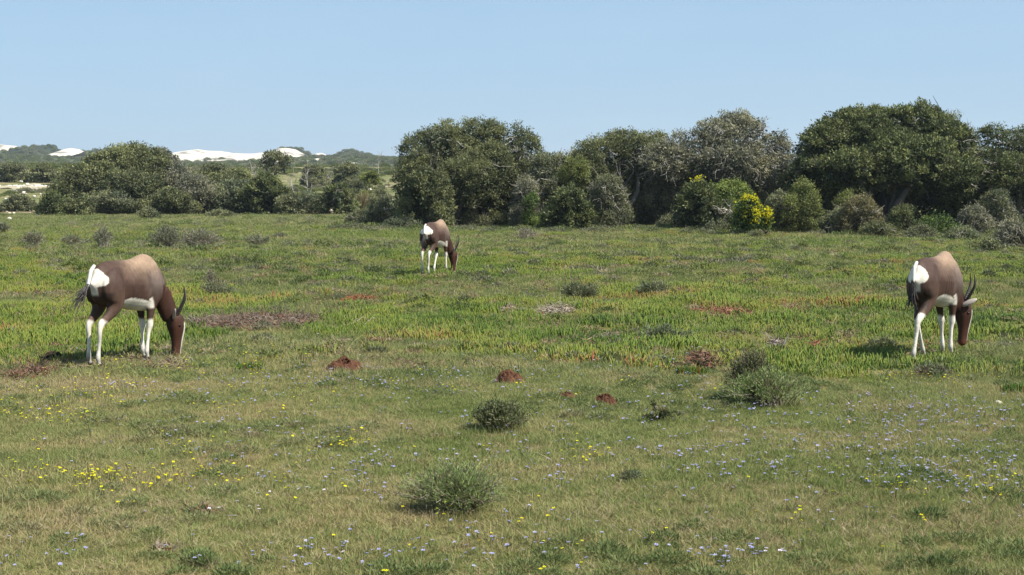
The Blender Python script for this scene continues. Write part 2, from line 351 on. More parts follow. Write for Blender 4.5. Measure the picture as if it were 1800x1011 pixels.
M_fig = mat_field('fleshy_leaf', [(.14, (.026, .052, .013)), (.38, (.072, .122, .020)), (.58, (.142, .192, .030)), (.80, (.22, .22, .045)), (.94, (.25, .15, .06)), (1.0, (.26, .09, .045))], .45, .58, .22, .32, transl=.2, rough=.45, spec=.18, stretch=1.6, off=3)
M_herb = mat_field('low_herb', [(.1, (.075, .105, .038)), (.45, (.130, .165, .058)), (.7, (.185, .200, .085)), (.95, (.27, .22, .13))], .6, .5, .3, .3, transl=.3, off=11, spec=.12)
M_dry = mat_field('dry_blade', [(.1, (.17, .125, .065)), (.5, (.26, .20, .11)), (.9, (.36, .30, .19))], 1.2, .4, .3, .3, transl=.2)
M_gscrub = mat_field('grey_scrub', [(.1, (.060, .068, .036)), (.5, (.115, .122, .066)), (.9, (.21, .195, .125))], .3, .45, .35, .3, transl=.15, off=5)
M_green_s = mat_field('green_scrub', [(.1, (.045, .062, .018)), (.5, (.090, .115, .032)), (.9, (.165, .185, .055))], .3, .45, .35, .3, transl=.15, off=15)
def field_pts(y0, y1, dens, xm=.41, xpad=2.4):
    """world-uniform points in the wedge the meadow shows, with a margin"""
    n = int(dens * (y1 ** 2 - y0 ** 2) * xm + dens * 2 * xpad * (y1 - y0))
    y = rng.uniform(y0, y1, int(n * 2.2) + 10); hw = y * xm + xpad
    keep = rng.uniform(0, 1, len(y)) < hw / (y1 * xm + xpad); y = y[keep]; hw = hw[keep]
    tot = int(dens * ((y1 ** 2 - y0 ** 2) * xm + 2 * xpad * (y1 - y0)))
    y = y[:tot]; hw = hw[:tot]; x = rng.uniform(-1, 1, len(y)) * hw
    return x, y
BARE = []      # (x, y, rx, ry) places without fleshy plants
for px, py, rw, rh in [(440, 566, 118, 11), (605, 648, 30, 9), (895, 668, 22, 8), (1063, 708, 20, 7), (978, 548, 36, 7), (1265, 548, 55, 6)]:
    a = G(px, py); BARE.append((a[0], a[1], rw * a[1] / F, abs(G(px, py - rh)[1] - G(px, py + rh)[1]) / 2))
def bare(x, y):
    r = np.zeros(len(x), bool)
    for a, b, c, d in BARE: r |= ((x - a) / c) ** 2 + ((y - b) / d) ** 2 < .8 + .6 * noise(x * 3, y * 3, 2)
    return r
def figness(x, y):
    edge = 13.6 + (noise(x * .5, y * 0 + 1, 41) - .5) * 1.7 + (noise(x * 2.1, y * 1.2, 42) - .5) * 1.1 - .25 * np.clip(x, -5, 5) * .4
    n = fbm(x * .38, y * .26, 44, 3)
    n = n + .12 * (fbm(x * 1.7, y * .9, 47) - .5)
    n = n + .16 * (fbm(x * 3.1, y * 1.9, 48) - .5)
    v = sstep(y, edge - .15, edge + .4) * (.06 + .80 * sstep(n, .40, .46) + .5 * sstep(n, .5, .6))
    return np.clip(v, 0, 1)
def tuft_(n, rad, h, mat):
    mb = MB(); a = rng.uniform(0, 6.28, n); r = rad * np.sqrt(rng.uniform(0, 1, n)); q = np.stack([r * np.cos(a), r * np.sin(a), rng.uniform(0, h, n)], 1)
    ax = unit(rdir(n) * [1, 1, .35]); mb.leaves(q, ax, unit(np.cross(ax, rdir(n))), .05 * rng.uniform(.5, 1.3, n), .010, (.5, .5, .5)); return mb.build('litter_piece', mat, link=False)
# lawn
lawn_p = [blades(38, .055, .008, .030, .0032, 1.15, .5, M_lawn, 'blade_tuft', seg=2) for k in range(4)] + [blades(22, .05, .018, .050, .0026, .8, .5, M_lawn, 'blade_tuft', seg=2) for k in range(2)] + [blades(16, .05, .010, .035, .0026, 1.5, .4, M_dry, 'dry_tuft', seg=2)]
x, y = field_pts(4.6, 15.5, 620)
n1 = fbm(x * .8, y * .7, 61); pk = rng.integers(0, 4, len(x)); u = rng.uniform(0, 1, len(x))
pk = np.where(u < .16 + .35 * sstep(n1, .45, .7), rng.integers(4, 6, len(x)), pk)
n2 = fbm(x * 1.1, y * .8, 67); pk = np.where((u > .95 - .40 * sstep(n2, .52, .72) - .22 * sstep(y + (n2 - .5) * 3, 9.2, 7.4)), 6, pk)
k = (figness(x, y) < .5) & ~(bare(x, y) & (rng.uniform(0, 1, len(x)) < .6))
scatter('short_grass', np.stack([x, y, H(x, y)], 1)[k], lawn_p, rng.uniform(.7, 1.35, k.sum()) * (.8 + .5 * n1[k]), 'short grazed grass covering the foreground meadow', 'grass', pick=pk[k])
# grass between the fleshy plants, coarser clumps
mid_p = [blades(60, .16, .02, .065, .0055, .7, .5, M_lawn, 'blade_clump', seg=2) for k in range(3)] + [blades(60, .17, .02, .06, .007, .8, .4, M_herb, 'herb_clump', seg=2) for k in range(2)]
x, y = field_pts(13, 34, 55); k = (rng.uniform(0, 1, len(x)) > figness(x, y) * .75) & ~bare(x, y)
x2, y2 = field_pts(34, 92, 14, .42, 3)
x = np.concatenate([x[k], x2]); y = np.concatenate([y[k], y2]); s = np.where(y < 34, 1, 2.0) * rng.uniform(.7, 1.3, len(x))
M_lit = mat_field('dead_litter', [(.1, (.09, .055, .035)), (.5, (.17, .115, .075)), (.9, (.25, .19, .13))], 1.1, .4, .3, .4, transl=.05, spec=.1, off=21)
lp = [tuft_(90, .14, .02, M_lit) for k in range(3)]
xl, yl = field_pts(13.5, 50, 9); kl = fbm(xl * .8 + 9, yl * .9, 87) > .56
scatter('dead_leaf_litter', np.stack([xl, yl, H(xl, yl)], 1)[kl], lp, rng.uniform(.6, 1.5, kl.sum()), 'brown dead leaf litter lying in the gaps of the leaf carpet', 'litter')
scatter('meadow_grass', np.stack([x, y, H(x, y)], 1), mid_p, s, 'green grass and herbs growing between the fleshy plants', 'grass', zs=np.where(y < 34, 1, .75))
# fleshy sour-fig leaves
fig_p = [blades(18, .085, .028, .075, .0110, .50, .25, M_fig, 'leaf_clump', seg=3, thick=1) for k in range(5)]
fig_b = [blades(52, .20, .030, .092, .014, .50, .25, M_fig, 'leaf_mat', seg=3, thick=1) for k in range(4)]
x, y = field_pts(12.4, 26, 50); fg = figness(x, y); k = (rng.uniform(0, 1, len(x)) < fg) & ~bare(x, y)
hv = .45 + 1.0 * noise(x * 1.9, y * 1.5, 71) + .25 * noise(x * .5, y * .4, 72)
scatter('fleshy_leaf_carpet', np.stack([x, y, H(x, y)], 1)[k], fig_p, (rng.uniform(.8, 1.55, len(x)) * hv)[k], 'upright fleshy green and reddish leaves carpeting the meadow around the antelopes', 'ground cover')
x, y = field_pts(26, 64, 15, .40, 2); fg = figness(x, y); k = rng.uniform(0, 1, len(x)) < fg * (1 - .8 * sstep(y, 42, 62)) 
scatter('fleshy_leaf_carpet', np.stack([x, y, H(x, y)], 1)[k], fig_b, rng.uniform(.75, 1.35, k.sum()), 'distant part of the fleshy leaf carpet in front of the bush line', 'ground cover')
# thin arching stalks
st_p = [blades(5, .03, .08, .20, .0030, .9, .7, M_dry, 'stalk_tuft', seg=3) for k in range(2)] + [blades(7, .03, .07, .17, .0032, .7, .6, M_lawn, 'stalk_tuft', seg=3) for k in range(3)]
x, y = field_pts(4.8, 24, 3.2); scatter('thin_stalks', np.stack([x, y, H(x, y)], 1), st_p, rng.uniform(.6, 1.2, len(x)), 'thin arching grass stalks rising over the meadow', 'grass')
# low herbs / tiny scrub tufts
def tuft(n, rad, h, l, w, mat, name):
    mb = MB(); p = rdir(n) * (rng.uniform(0.3, 1, n) ** .5)[:, None]; p[:, 2] = np.abs(p[:, 2]); q = p * np.array([rad, rad, h])
    ax = unit(p + rdir(n) * .7 + np.array([0, 0, .35])); b = unit(np.cross(ax, rdir(n))); mb.leaves(q, ax, b, l * rng.uniform(.6, 1.3, n), w, (.5, .5, .5))
    return mb.build(name, mat, link=False)
hb = [tuft(260, .10, .05, .028, .006, M_herb, 'herb_tuft') for k in range(3)]
x, y = field_pts(4.8, 15.5, 34); k = fbm(x * .9, y * .8, 81) > .40 + .2 * rng.uniform(0, 1, len(x)); scatter('low_herbs', np.stack([x, y, H(x, y)], 1)[k], hb, rng.uniform(.25, 1.0, k.sum()) ** 1.3, 'low leafy herbs in the foreground grass', 'herbs')
gt = [tuft(240, .10, .05, .028, .008, M_gscrub, 'grey_tuft') for k in range(3)] + [tuft(160, .10, .03, .035, .006, M_dry, 'dry_tuft') for k in range(2)] + [tuft(260, .12, .06, .030, .009, M_green_s, 'green_tuft') for k in range(3)]
x, y = field_pts(13.5, 46, 3.2); k = fbm(x * .6, y * .5, 85) > .36; scatter('mixed_tufts', np.stack([x, y, H(x, y)], 1)[k], gt, rng.uniform(.5, 1.4, k.sum()) * (1 + (y[k] > 26) * .5), 'small grey, straw and dark green tufts mixed through the fleshy leaf carpet', 'herbs')
sb = [tuft(420, .45, .26, .07, .022, M_gscrub, 'scrub_tuft') for k in range(3)] + [tuft(420, .45, .26, .08, .03, M_green_s, 'scrub_tuft') for k in range(3)]
x, y = field_pts(36, 84, .22, .42, 3); k = fbm(x * .12, y * .09, 91) > .52 - .12 * sstep(y, 48, 60)
x = x[k]; y = y[k]; xe = rng.uniform(-6.5, 24, 520); ye = 58.5 - .22 * xe + np.abs(rng.normal(size=520)) * -2.2; x = np.concatenate([x, xe]); y = np.concatenate([y, ye])
scatter('low_scrub', np.stack([x, y, H(x, y) - .03], 1), sb, rng.uniform(.35, .9, len(x)), 'low tufts of scrub dotted over the far meadow', 'scrub')
# slope behind, 84 - 520 m
sb2 = [tuft(900, .8, .6, .11, .05, M_gscrub, 'slope_bush') for k in range(3)] + [tuft(900, .8, .6, .12, .06, M_green_s, 'slope_bush') for k in range(4)]
y = 97 + 108 * rng.uniform(0, 1, 5600) ** .9; x = rng.uniform(-.42, .42, len(y)) * y; k = fbm(x * .09, y * .06, 95) > .36 + .14 * ((x / y) < -.255)
x = x[k]; y = y[k]
y3 = np.where(rng.uniform(0, 1, 6000) < .3, rng.uniform(185, 230, 6000), rng.uniform(190, 720, 6000)); x3 = rng.uniform(-.42, .42, len(y3)) * y3
HP = np.concatenate(HILLPTS); HP = HP[HP[:, 1] < 1250]; scatter('hill_scrub', HP - [0, 0, .2], sb2, rng.uniform(.9, 2.6, len(HP)), 'rough scrub bushes covering the hills around the dunes', 'scrub')
s = np.concatenate([rng.uniform(.25, .62, len(x)) + .3 * (rng.uniform(0, 1, len(x)) < .12), np.where(y3 < 260, rng.uniform(.35, .85, len(x3)), rng.uniform(.7, 1.5, len(x3)))]); x = np.concatenate([x, x3]); y = np.concatenate([y, y3])
scatter('slope_scrub', np.stack([x, y, H(x, y) - .05], 1), sb2, s, 'mass of small bushes on the rising ground far behind', 'scrub')
# ------------------------------------------------------------------ trees and shrubs
PAL = {
 'olive': ((.044, .052, .026), (.112, .120, .066)), 'dark': ((.032, .042, .020), (.088, .100, .048)),
 'grey': ((.070, .074, .056), (.150, .146, .112)), 'sage': ((.066, .078, .050), (.135, .146, .096)),
 'bright': ((.038, .062, .018), (.095, .132, .038)), 'yellowish': ((.056, .068, .024), (.130, .145, .056)),
 'brown': ((.062, .060, .034), (.130, .116, .070)), 'lime': ((.08, .11, .03), (.155, .185, .06)),
 'fern': ((.085, .110, .045), (.165, .200, .090)), 'greygreen': ((.052, .060, .036), (.122, .128, .082))}
def crown(lobes, pal, leaf, clump, dens, zmin, aspect=.45, fill=.25, up=.35, seed=0, gaps=.0, inner=300, tone_=1.0):
    """foliage for lobes [(cx, cy, cz, rx, ry, rz)] : leaf clumps on and under their skins"""
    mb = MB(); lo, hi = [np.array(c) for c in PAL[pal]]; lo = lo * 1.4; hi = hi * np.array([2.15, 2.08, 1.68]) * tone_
    L = np.array(lobes, float)
    B = []                                               # each lobe billows into smaller masses
    for i, (cx, cy, cz, rx, ry, rz) in enumerate(L):
        rm_ = (rx * ry * rz) ** (1 / 3); nb = int(np.clip(rm_ * 13, 5, 26)); d = rdir(nb); d[:, 2] = np.abs(d[:, 2]) * .9 - .12 * (rng.uniform(0, 1, nb) < .4)
        for q in d:
            k = rng.uniform(.18, .48); r = np.array([rx, ry, rz]); B.append([*(np.array([cx, cy, cz]) + q * r * (1 - k * .85)), *(r * .35 * k + rm_ * .65 * k)])
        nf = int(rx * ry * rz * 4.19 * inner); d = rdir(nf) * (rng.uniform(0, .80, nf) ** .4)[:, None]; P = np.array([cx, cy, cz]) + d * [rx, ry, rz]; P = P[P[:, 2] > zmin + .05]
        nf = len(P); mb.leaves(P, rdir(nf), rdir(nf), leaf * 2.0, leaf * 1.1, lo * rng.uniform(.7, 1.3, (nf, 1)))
    L0 = L; allb = np.vstack([L * [1, 1, 1, .93, .93, .93], np.array(B)])
    for i, (cx, cy, cz, rx, ry, rz) in enumerate(allb):
        main = i < len(L0); area = 4 * math.pi * ((rx * ry) ** 1.6 / 3 + (rx * rz) ** 1.6 / 3 + (ry * rz) ** 1.6 / 3) ** (1 / 1.6)
        n = int(area / (clump * clump) * (.42 if main else .80)) + 3
        d = rdir(n); rr = np.where(rng.uniform(0, 1, n) < fill * .5, rng.uniform(.5, .85, n), rng.uniform(.86, 1.08, n))
        P = np.array([cx, cy, cz]) + d * np.array([rx, ry, rz]) * rr[:, None]
        k = P[:, 2] > zmin
        for j, (ax, ay, az, bx, by, bz) in enumerate(L0):
            if j != i: k &= (((P - [ax, ay, az]) / [bx, by, bz]) ** 2).sum(1) > .40
        k &= (rng.uniform(0, 1, n) > gaps) & (fbm(P[:, 0] * 1.6 + P[:, 1], P[:, 2] * 1.9, 77 + seed) < .63)
        wsp = rng.uniform(0, 1, n) < .06; P = P + d * (wsp * rng.uniform(.06, .20, n) * min(rx, rz, .9))[:, None]
        P = P[k]; d = d[k]
        if not len(P): continue
        tone = rng.normal(0, .20)
        m = int(dens * .8); n = len(P); ct = np.clip(rng.normal(.45 + tone, .20, n) + (fbm(P[:, 0] * .9, P[:, 2] * .9 + P[:, 1], 19 + seed) - .5) * .9, 0, 1)
        q = rdir(n * m) * (rng.uniform(0, 1, n * m) ** .45)[:, None] * clump * rng.uniform(.5, 1.0, n).repeat(m)[:, None]
        q[:, 2] *= .8; pos = P.repeat(m, 0) + q; dd = d.repeat(m, 0)
        ax = unit(dd * .6 + rdir(n * m) * .9 + np.array([0, 0, up])); nn = unit(dd * .8 + rdir(n * m) * .8 + np.array([0, 0, .4])); b = unit(np.cross(ax, nn))
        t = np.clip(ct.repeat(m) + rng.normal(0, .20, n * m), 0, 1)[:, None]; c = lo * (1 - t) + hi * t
        c = c * rng.uniform(.85, 1.15, (n * m, 1))
        kk = pos[:, 2] > zmin - .02; l = leaf * rng.uniform(.6, 1.35, n * m)
        mb.leaves(pos[kk], ax[kk], b[kk], l[kk], (l * aspect)[kk], c[kk])
    return mb
BARKS = {'grey': (.085, .078, .066), 'brown': (.06, .048, .035), 'pale': (.34, .32, .28), 'dark': (.05, .04, .03)}
def limbs(base, tips, r0, barkc, twigs=0, spread=.5, sub=3):
    mb = MB(); base = np.array(base, float)
    for T in tips:
        T = np.array(T, float); n = 8; t = np.linspace(0, 1, n)[:, None]
        mid = base * (1 - t) + T * t; sag = np.sin(t * math.pi) * rng.normal(size=3) * np.linalg.norm(T - base) * .10
        pts = mid + sag + rng.normal(size=(n, 3)) * .02 * np.linalg.norm(T - base) * t
        c = np.array(BARKS[barkc]) * rng.uniform(.75, 1.2); mb.tube(pts, r0 * (1 - .82 * t[:, 0]), c, 6)
        for k in range(sub):
            i = rng.integers(3, n - 1); w = wander(pts[i], unit(pts[-1] - pts[0]) + rdir(1)[0] * .8, np.linalg.norm(T - base) * rng.uniform(.25, .5), 5, .3)
            mb.tube(w, np.linspace(r0 * .35, r0 * .06, 6), c, 4)
    return mb
def bare_twigs(mb, pts, dirs, L, r, c, sub=3):
    for p, d in zip(pts, dirs):
        w = wander(p, d, L * rng.uniform(.6, 1.2), 6, .28); cc = np.array(c) * rng.uniform(.7, 1.25); mb.tube(w, np.linspace(r, r * .3, 7), cc, 4)
        for k in range(sub):
            i = rng.integers(1, 6); w2 = wander(w[i], unit(d + rdir(1)[0] * .9), L * rng.uniform(.25, .5), 4, .3); mb.tube(w2, np.linspace(r * .6, r * .2, 5), cc, 3)
def tree(name, label, cat, base_px, base_py, D, lobes, pal='olive', leaf=.070, clump=.26, dens=48, group=None, bark='grey', r0=.12, twigs=0, twigc=(.30, .28, .24), parts=None, gaps=0, fill=.25, seed=0, ry=None):
    """lobes: (px, py, rx_px, rz_px, depth offset m[, ry m]) -> real ellipsoids standing at distance D"""
    bx, by = W(base_px, base_py, D)[0], D; bz = float(H(bx, by))
    LL = []
    for l in lobes:
        Y = D + l[4]; c = W(l[0], l[1], Y); s = Y / F; rr = l[5] if len(l) > 5 else max(l[2], l[3]) * s * .85
        LL.append((c[0] - bx, c[1] - by, c[2] - bz, l[2] * s, rr, l[3] * s))
    nl = len(LL)
    if group == LG or (parts and group == SG):           # foliage reaches the ground on thicket bushes
        x0 = min(l[0] - l[3] for l in LL); x1 = max(l[0] + l[3] for l in LL); zt = max(l[2] + l[5] for l in LL); m_ = max(3, int((x1 - x0) / (zt * .45)))
        for k in range(m_): LL.append((x0 + (k + .5) / m_ * (x1 - x0) * rng.uniform(.9, 1.1), rng.uniform(-.3, .3), zt * rng.uniform(.16, .30), (x1 - x0) / m_ * .75, zt * .32, zt * rng.uniform(.22, .36)))
    if group == TG:                                      # dense undergrowth of the tree itself, down to the ground
        x0 = min(l[0] - l[3] for l in LL); x1 = max(l[0] + l[3] for l in LL); m_ = max(2, int((x1 - x0) / 1.1))
        for k in range(m_): LL.append((x0 + (k + .5) / m_ * (x1 - x0), 1.3 + rng.uniform(-.2, .4), .9, .85, .7, rng.uniform(.8, 1.1)))
        for k in range(m_): LL.append((x0 + (k + .5) / m_ * (x1 - x0) * 1.0, 2.0, 1.7, .9, .7, .8))
    root = empty(name, (bx, by, bz)); tag(root, label, cat, group)
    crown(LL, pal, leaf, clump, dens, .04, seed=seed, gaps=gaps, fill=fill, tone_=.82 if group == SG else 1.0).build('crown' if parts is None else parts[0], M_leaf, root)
    tips = [(l[0] * .9, l[1] * .8, max(l[2] + l[5] * .3, .2)) for l in LL[:nl]]
    fork = np.array([sum(l[0] for l in LL) / len(LL) * .35, .1, max(.08, min(.5, min(l[2] for l in LL) * .35))])
    tb = MB(); tb.tube([(0, 0, -.1), fork * [.5, .5, .5], fork], [r0 * 1.5, r0 * 1.2, r0 * 1.05], np.array(BARKS[bark]), 7)
    lb = limbs(fork, tips, r0, bark)
    tb.v += lb.v; tb.c += lb.c; off = tb.n
    for f in lb.f4: tb.f4.append(f + off)
    tb.n += lb.n
    for k in range(twigs):                               # bleached bare branches growing out of the limb ends
        i = rng.integers(0, nl); l = LL[i]; d = rdir(1)[0]; d[1] = -abs(d[1]) * .9; d[2] = min(d[2], .15); d = unit(d); t0 = np.array(tips[i])
        P = np.array(l[:3]) + d * np.array(l[3:]) * rng.uniform(.7, .92); P[2] = max(P[2], .15); n_ = 5; s_ = np.linspace(0, 1, n_)[:, None]; inn = t0 * (1 - s_) + P * s_ + rng.normal(size=(n_, 3)) * .04 * s_
        cc = np.array(twigc) * rng.uniform(.7, 1.25); out = wander(P, unit(d + [0, 0, .15]), min(.6, l[5] * .45) * rng.uniform(.5, 1.1), 6, .28)
        tb.tube(np.vstack([inn, out[1:]]), np.linspace(.022, .007, n_ + 6), cc, 4)
        for q in range(3):
            w2 = wander(out[rng.integers(0, 6)], unit(d + rdir(1)[0] * .9), rng.uniform(.15, .45), 4, .3); tb.tube(w2, np.linspace(.010, .004, 5), cc, 3)
    tb.build('trunk' if parts is None else parts[1], M_bark, root, smooth=True)
    return root
TG = 'trees of the right hand thicket'; SG = 'shrubs along the foot of the thicket'; LG = 'bushes of the left hand thicket'
# right-hand thicket, left to right
tree('milkwood_tree', 'tall dome shaped green tree at the left end of the right thicket', 'tree', 800, 378, 62,
     [(805, 285, 78, 75, 2), (845, 240, 42, 36, 1.5), (770, 255, 46, 42, 1), (735, 280, 38, 50, .8), (722, 310, 26, 40, .4), (820, 320, 62, 48, -.3), (860, 300, 45, 55, .3)], 'olive', group=TG, seed=1, twigs=14, dens=50)
tree('milkwood_tree', 'smaller rounded tree joined to the right of the dome shaped tree', 'tree', 905, 378, 63,
     [(905, 252, 42, 38, .6), (925, 268, 30, 28, .3), (885, 285, 40, 36, .6), (925, 310, 42, 30, 0)], 'olive', group=TG, seed=2, twigs=26, twigc=(.34, .32, .28), gaps=.12)
tree('milkwood_tree', 'low crowned tree filling the dip between the dome tree and the grey tree', 'tree', 985, 385, 61,
     [(975, 308, 50, 40, 1), (1000, 290, 34, 26, 1.2), (945, 325, 40, 38, .2), (1005, 340, 40, 38, .3), (960, 290, 28, 20, 1.5)], 'greygreen', group=TG, seed=3, twigs=16)
tree('milkwood_tree', 'dark olive tree with feathery tips against the sky, left of the grey tree', 'tree', 1085, 392, 60,
     [(1065, 280, 62, 40, 1.5), (1100, 255, 48, 25, 1.8), (1125, 275, 50, 42, 1.2), (1040, 300, 36, 38, .8), (1090, 245, 28, 16, 1.8), (1150, 245, 24, 16, 2)], 'olive', group=TG, seed=4, twigs=14)
tree('milkwood_tree', 'grey twiggy tree with bare pale branches in the middle of the right thicket', 'tree', 1250, 392, 60,
     [(1285, 240, 70, 42, 1.2), (1300, 222, 46, 24, 1.5), (1215, 275, 62, 45, .6), (1170, 285, 50, 35, .3), (1350, 270, 45, 45, 1), (1280, 285, 62, 40, .2), (1345, 300, 42, 35, .6)], 'grey', leaf=.075, group=TG, seed=5, twigs=110, twigc=(.32, .30, .26), gaps=.15, dens=40)
tree('milkwood_tree', 'largest and tallest dark green tree, right of the grey tree', 'tree', 1560, 400, 58,
     [(1540, 260, 110, 65, 2), (1610, 225, 62, 42, 1.8), (1500, 225, 60, 32, 1.8), (1455, 265, 52, 58, 1), (1650, 262, 66, 60, 1), (1590, 290, 95, 50, .2), (1500, 300, 70, 45, 0), (1430, 300, 34, 45, .8), (1670, 310, 62, 42, .2)], 'dark', leaf=.095, group=TG, seed=6, twigs=40, r0=.17, dens=50)
tree('milkwood_tree', 'pale twiggy tree top leaning out on the right shoulder of the largest tree', 'tree', 1690, 400, 60,
     [(1670, 235, 32, 38, 1.5), (1695, 270, 28, 35, 1.5)], 'grey', group=TG, seed=7, twigs=34, gaps=.3)
tree('milkwood_tree', 'dark tree at the right edge of the photograph with an uneven top', 'tree', 1770, 402, 58,
     [(1750, 248, 34, 32, 1.5), (1785, 262, 45, 40, 1.2), (1830, 255, 45, 45, 1.5), (1745, 300, 45, 45, .8), (1800, 315, 62, 50, 0), (1890, 290, 60, 60, 1)], 'dark', group=TG, seed=8, twigs=24)
# shrubs in front of the thicket
def shrub(px, py, w, h, pal, label, name='shrub', group=SG, leaf=.058, clump=.19, dens=40, twigs=0, twigc=(.26, .24, .20), n=5, bark='brown', gaps=0, D=None, cat='shrub', seed=0, fill=.3, spread=.55, r0=.035):
    if D is None: g = G(px, py); D = g[1]
    L = [(px, py - h * .45, w * .36, h * .5, 0)]
    for k in range(n):
        a = (k + .5) / n * 2 - 1; hh = h * (1 - .45 * a * a) * rng.uniform(.75, 1.05)
        L.append((px + a * w * .36, py - hh * .55, w * rng.uniform(.15, .24), hh * .45, rng.uniform(-.3, .5) * w * D / F))
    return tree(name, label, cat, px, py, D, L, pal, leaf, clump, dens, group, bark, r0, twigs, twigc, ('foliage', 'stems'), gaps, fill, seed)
shrub(750, 380, 96, 88, 'olive', 'bright green leafy shrub under the left side of the dome shaped tree', D=59.5, seed=11, leaf=.09)
shrub(672, 398, 75, 52, 'greygreen', 'low grey green shrub at the very left foot of the right thicket', seed=12, twigs=10)
shrub(728, 398, 80, 50, 'greygreen', 'low dull green shrub left of and behind the middle antelope rump', seed=13)
shrub(780, 397, 75, 52, 'grey', 'twiggy grey shrub directly behind the back of the middle antelope', seed=14, twigs=26)
shrub(845, 396, 85, 48, 'greygreen', 'wide low shrub to the right of the middle antelope', seed=15, twigs=8)
shrub(910, 392, 75, 52, 'greygreen', 'low olive shrub between the middle antelope and the dark green bush', seed=16, twigs=6)
shrub(925, 372, 50, 66, 'grey', 'pale twiggy shrub under the smaller rounded tree', D=60, seed=17, twigs=36)
shrub(935, 370, 30, 34, 'bright', 'small fresh green shrub tucked under the smaller rounded tree', D=58.9, seed=18)
shrub(1000, 388, 78, 66, 'dark', 'dark glossy green bush in front of the dip in the thicket', D=56.5, seed=19, leaf=.09)
shrub(1015, 340, 70, 70, 'yellowish', 'yellowish green bush above the dark glossy bush', D=59.5, seed=20)
shrub(1070, 372, 66, 76, 'greygreen', 'grey shrub with bleached curved branches left of the black hollow', D=58.2, seed=21, twigs=34, twigc=(.28, .26, .22))
shrub(1075, 397, 100, 38, 'yellowish', 'low green bank of scrub below the bleached branches', seed=22)
shrub(1150, 400, 110, 34, 'yellowish', 'low green scrub under the black hollow of the thicket', seed=23)
for a, b, w_, h_, pl, lab in [(640, 396, 60, 30, 'greygreen', 'lowest grey green scrub at the outer left tip of the right thicket'), (705, 402, 60, 26, 'sage', 'pale low scrub left of the middle antelope'), (815, 400, 90, 30, 'greygreen', 'low scrub bank just right of the middle antelope back'),
        (880, 398, 80, 28, 'olive', 'low olive scrub bank under the wide low shrub'), (962, 396, 60, 24, 'greygreen', 'low scrub tuft left of the dark glossy green bush'), (1040, 400, 70, 22, 'greygreen', 'flat scrub right of the dark glossy green bush'), (1115, 385, 80, 40, 'olive', 'olive scrub in the mouth of the black hollow'),
        (1185, 402, 60, 26, 'greygreen', 'low scrub left of the dark shrub with yellow tips'), (1258, 408, 50, 24, 'sage', 'pale low tuft left of the foot of the yellow flowering bush'), (1450, 412, 60, 30, 'greygreen', 'low dull scrub under the tall yellowish shrub'), (1545, 418, 60, 30, 'olive', 'low olive scrub right of the brownish shrub'),
        (1620, 420, 50, 24, 'greygreen', 'low scrub left of the rounded bright green shrub'), (1690, 424, 60, 26, 'sage', 'pale low scrub right of the rounded bright green shrub')]:
    shrub(a, b, w_, h_, pl, lab, seed=a % 97, twigs=4)
flowering = []
flowering.append(shrub(1228, 393, 82, 82, 'dark', 'dark green shrub with a few yellow flowers on top', seed=24, leaf=.09, D=56))
shrub(1280, 368, 120, 52, 'lime', 'smooth pale green mound of a shrub behind the yellow flowering bush', D=59.2, seed=25, leaf=.06)
flowering.append(shrub(1320, 412, 64, 72, 'bright', 'bush covered in bright yellow flowers in front of the thicket', name='flowering_bush', seed=26, leaf=.08))
shrub(1278, 400, 50, 52, 'sage', 'sage grey shrub close to the left of the yellow flowering bush', D=55.5, seed=27, twigs=14)
shrub(1372, 408, 55, 80, 'greygreen', 'dull grey green shrub close to the right of the yellow flowering bush', D=54.5, seed=28, twigs=12)
shrub(1412, 408, 66, 100, 'yellowish', 'tall yellowish green shrub at the left foot of the largest tree', D=54, seed=29)
shrub(1475, 412, 60, 50, 'sage', 'low sage coloured shrub between the tall yellowish shrub and the brown shrub', D=54, seed=30, twigs=10)
shrub(1512, 415, 80, 78, 'brown', 'brownish shrub with tan tips in front of the largest tree', D=53.5, seed=31, twigs=22)
shrub(1490, 375, 56, 40, 'yellowish', 'light olive shrub overhanging the brownish shrub', D=55.5, seed=32)
shrub(1590, 415, 62, 60, 'dark', 'dark green shrub in the shade right of the brownish shrub', D=53.5, seed=33)
shrub(1652, 418, 80, 52, 'bright', 'rounded bright green shrub below the right side of the largest tree', D=53, seed=34)
shrub(1712, 416, 60, 60, 'grey', 'grey twiggy shrub between the bright green shrub and the dark right edge bush', D=53.5, seed=35, twigs=40)
shrub(1752, 400, 80, 72, 'greygreen', 'mixed grey green shrub under the tree at the right edge', D=56, seed=36, twigs=20)
shrub(1782, 438, 58, 58, 'grey', 'dark grey twiggy bush cut by the right edge of the photograph', seed=37, twigs=46)
shrub(1345, 420, 46, 16, 'greygreen', 'tiny low shrub at the right foot of the yellow flowering bush', seed=38)
shrub(1735, 443, 60, 22, 'greygreen', 'small low olive tuft left of the grey bush at the right edge', group='low bushes dotted over the meadow', seed=39)
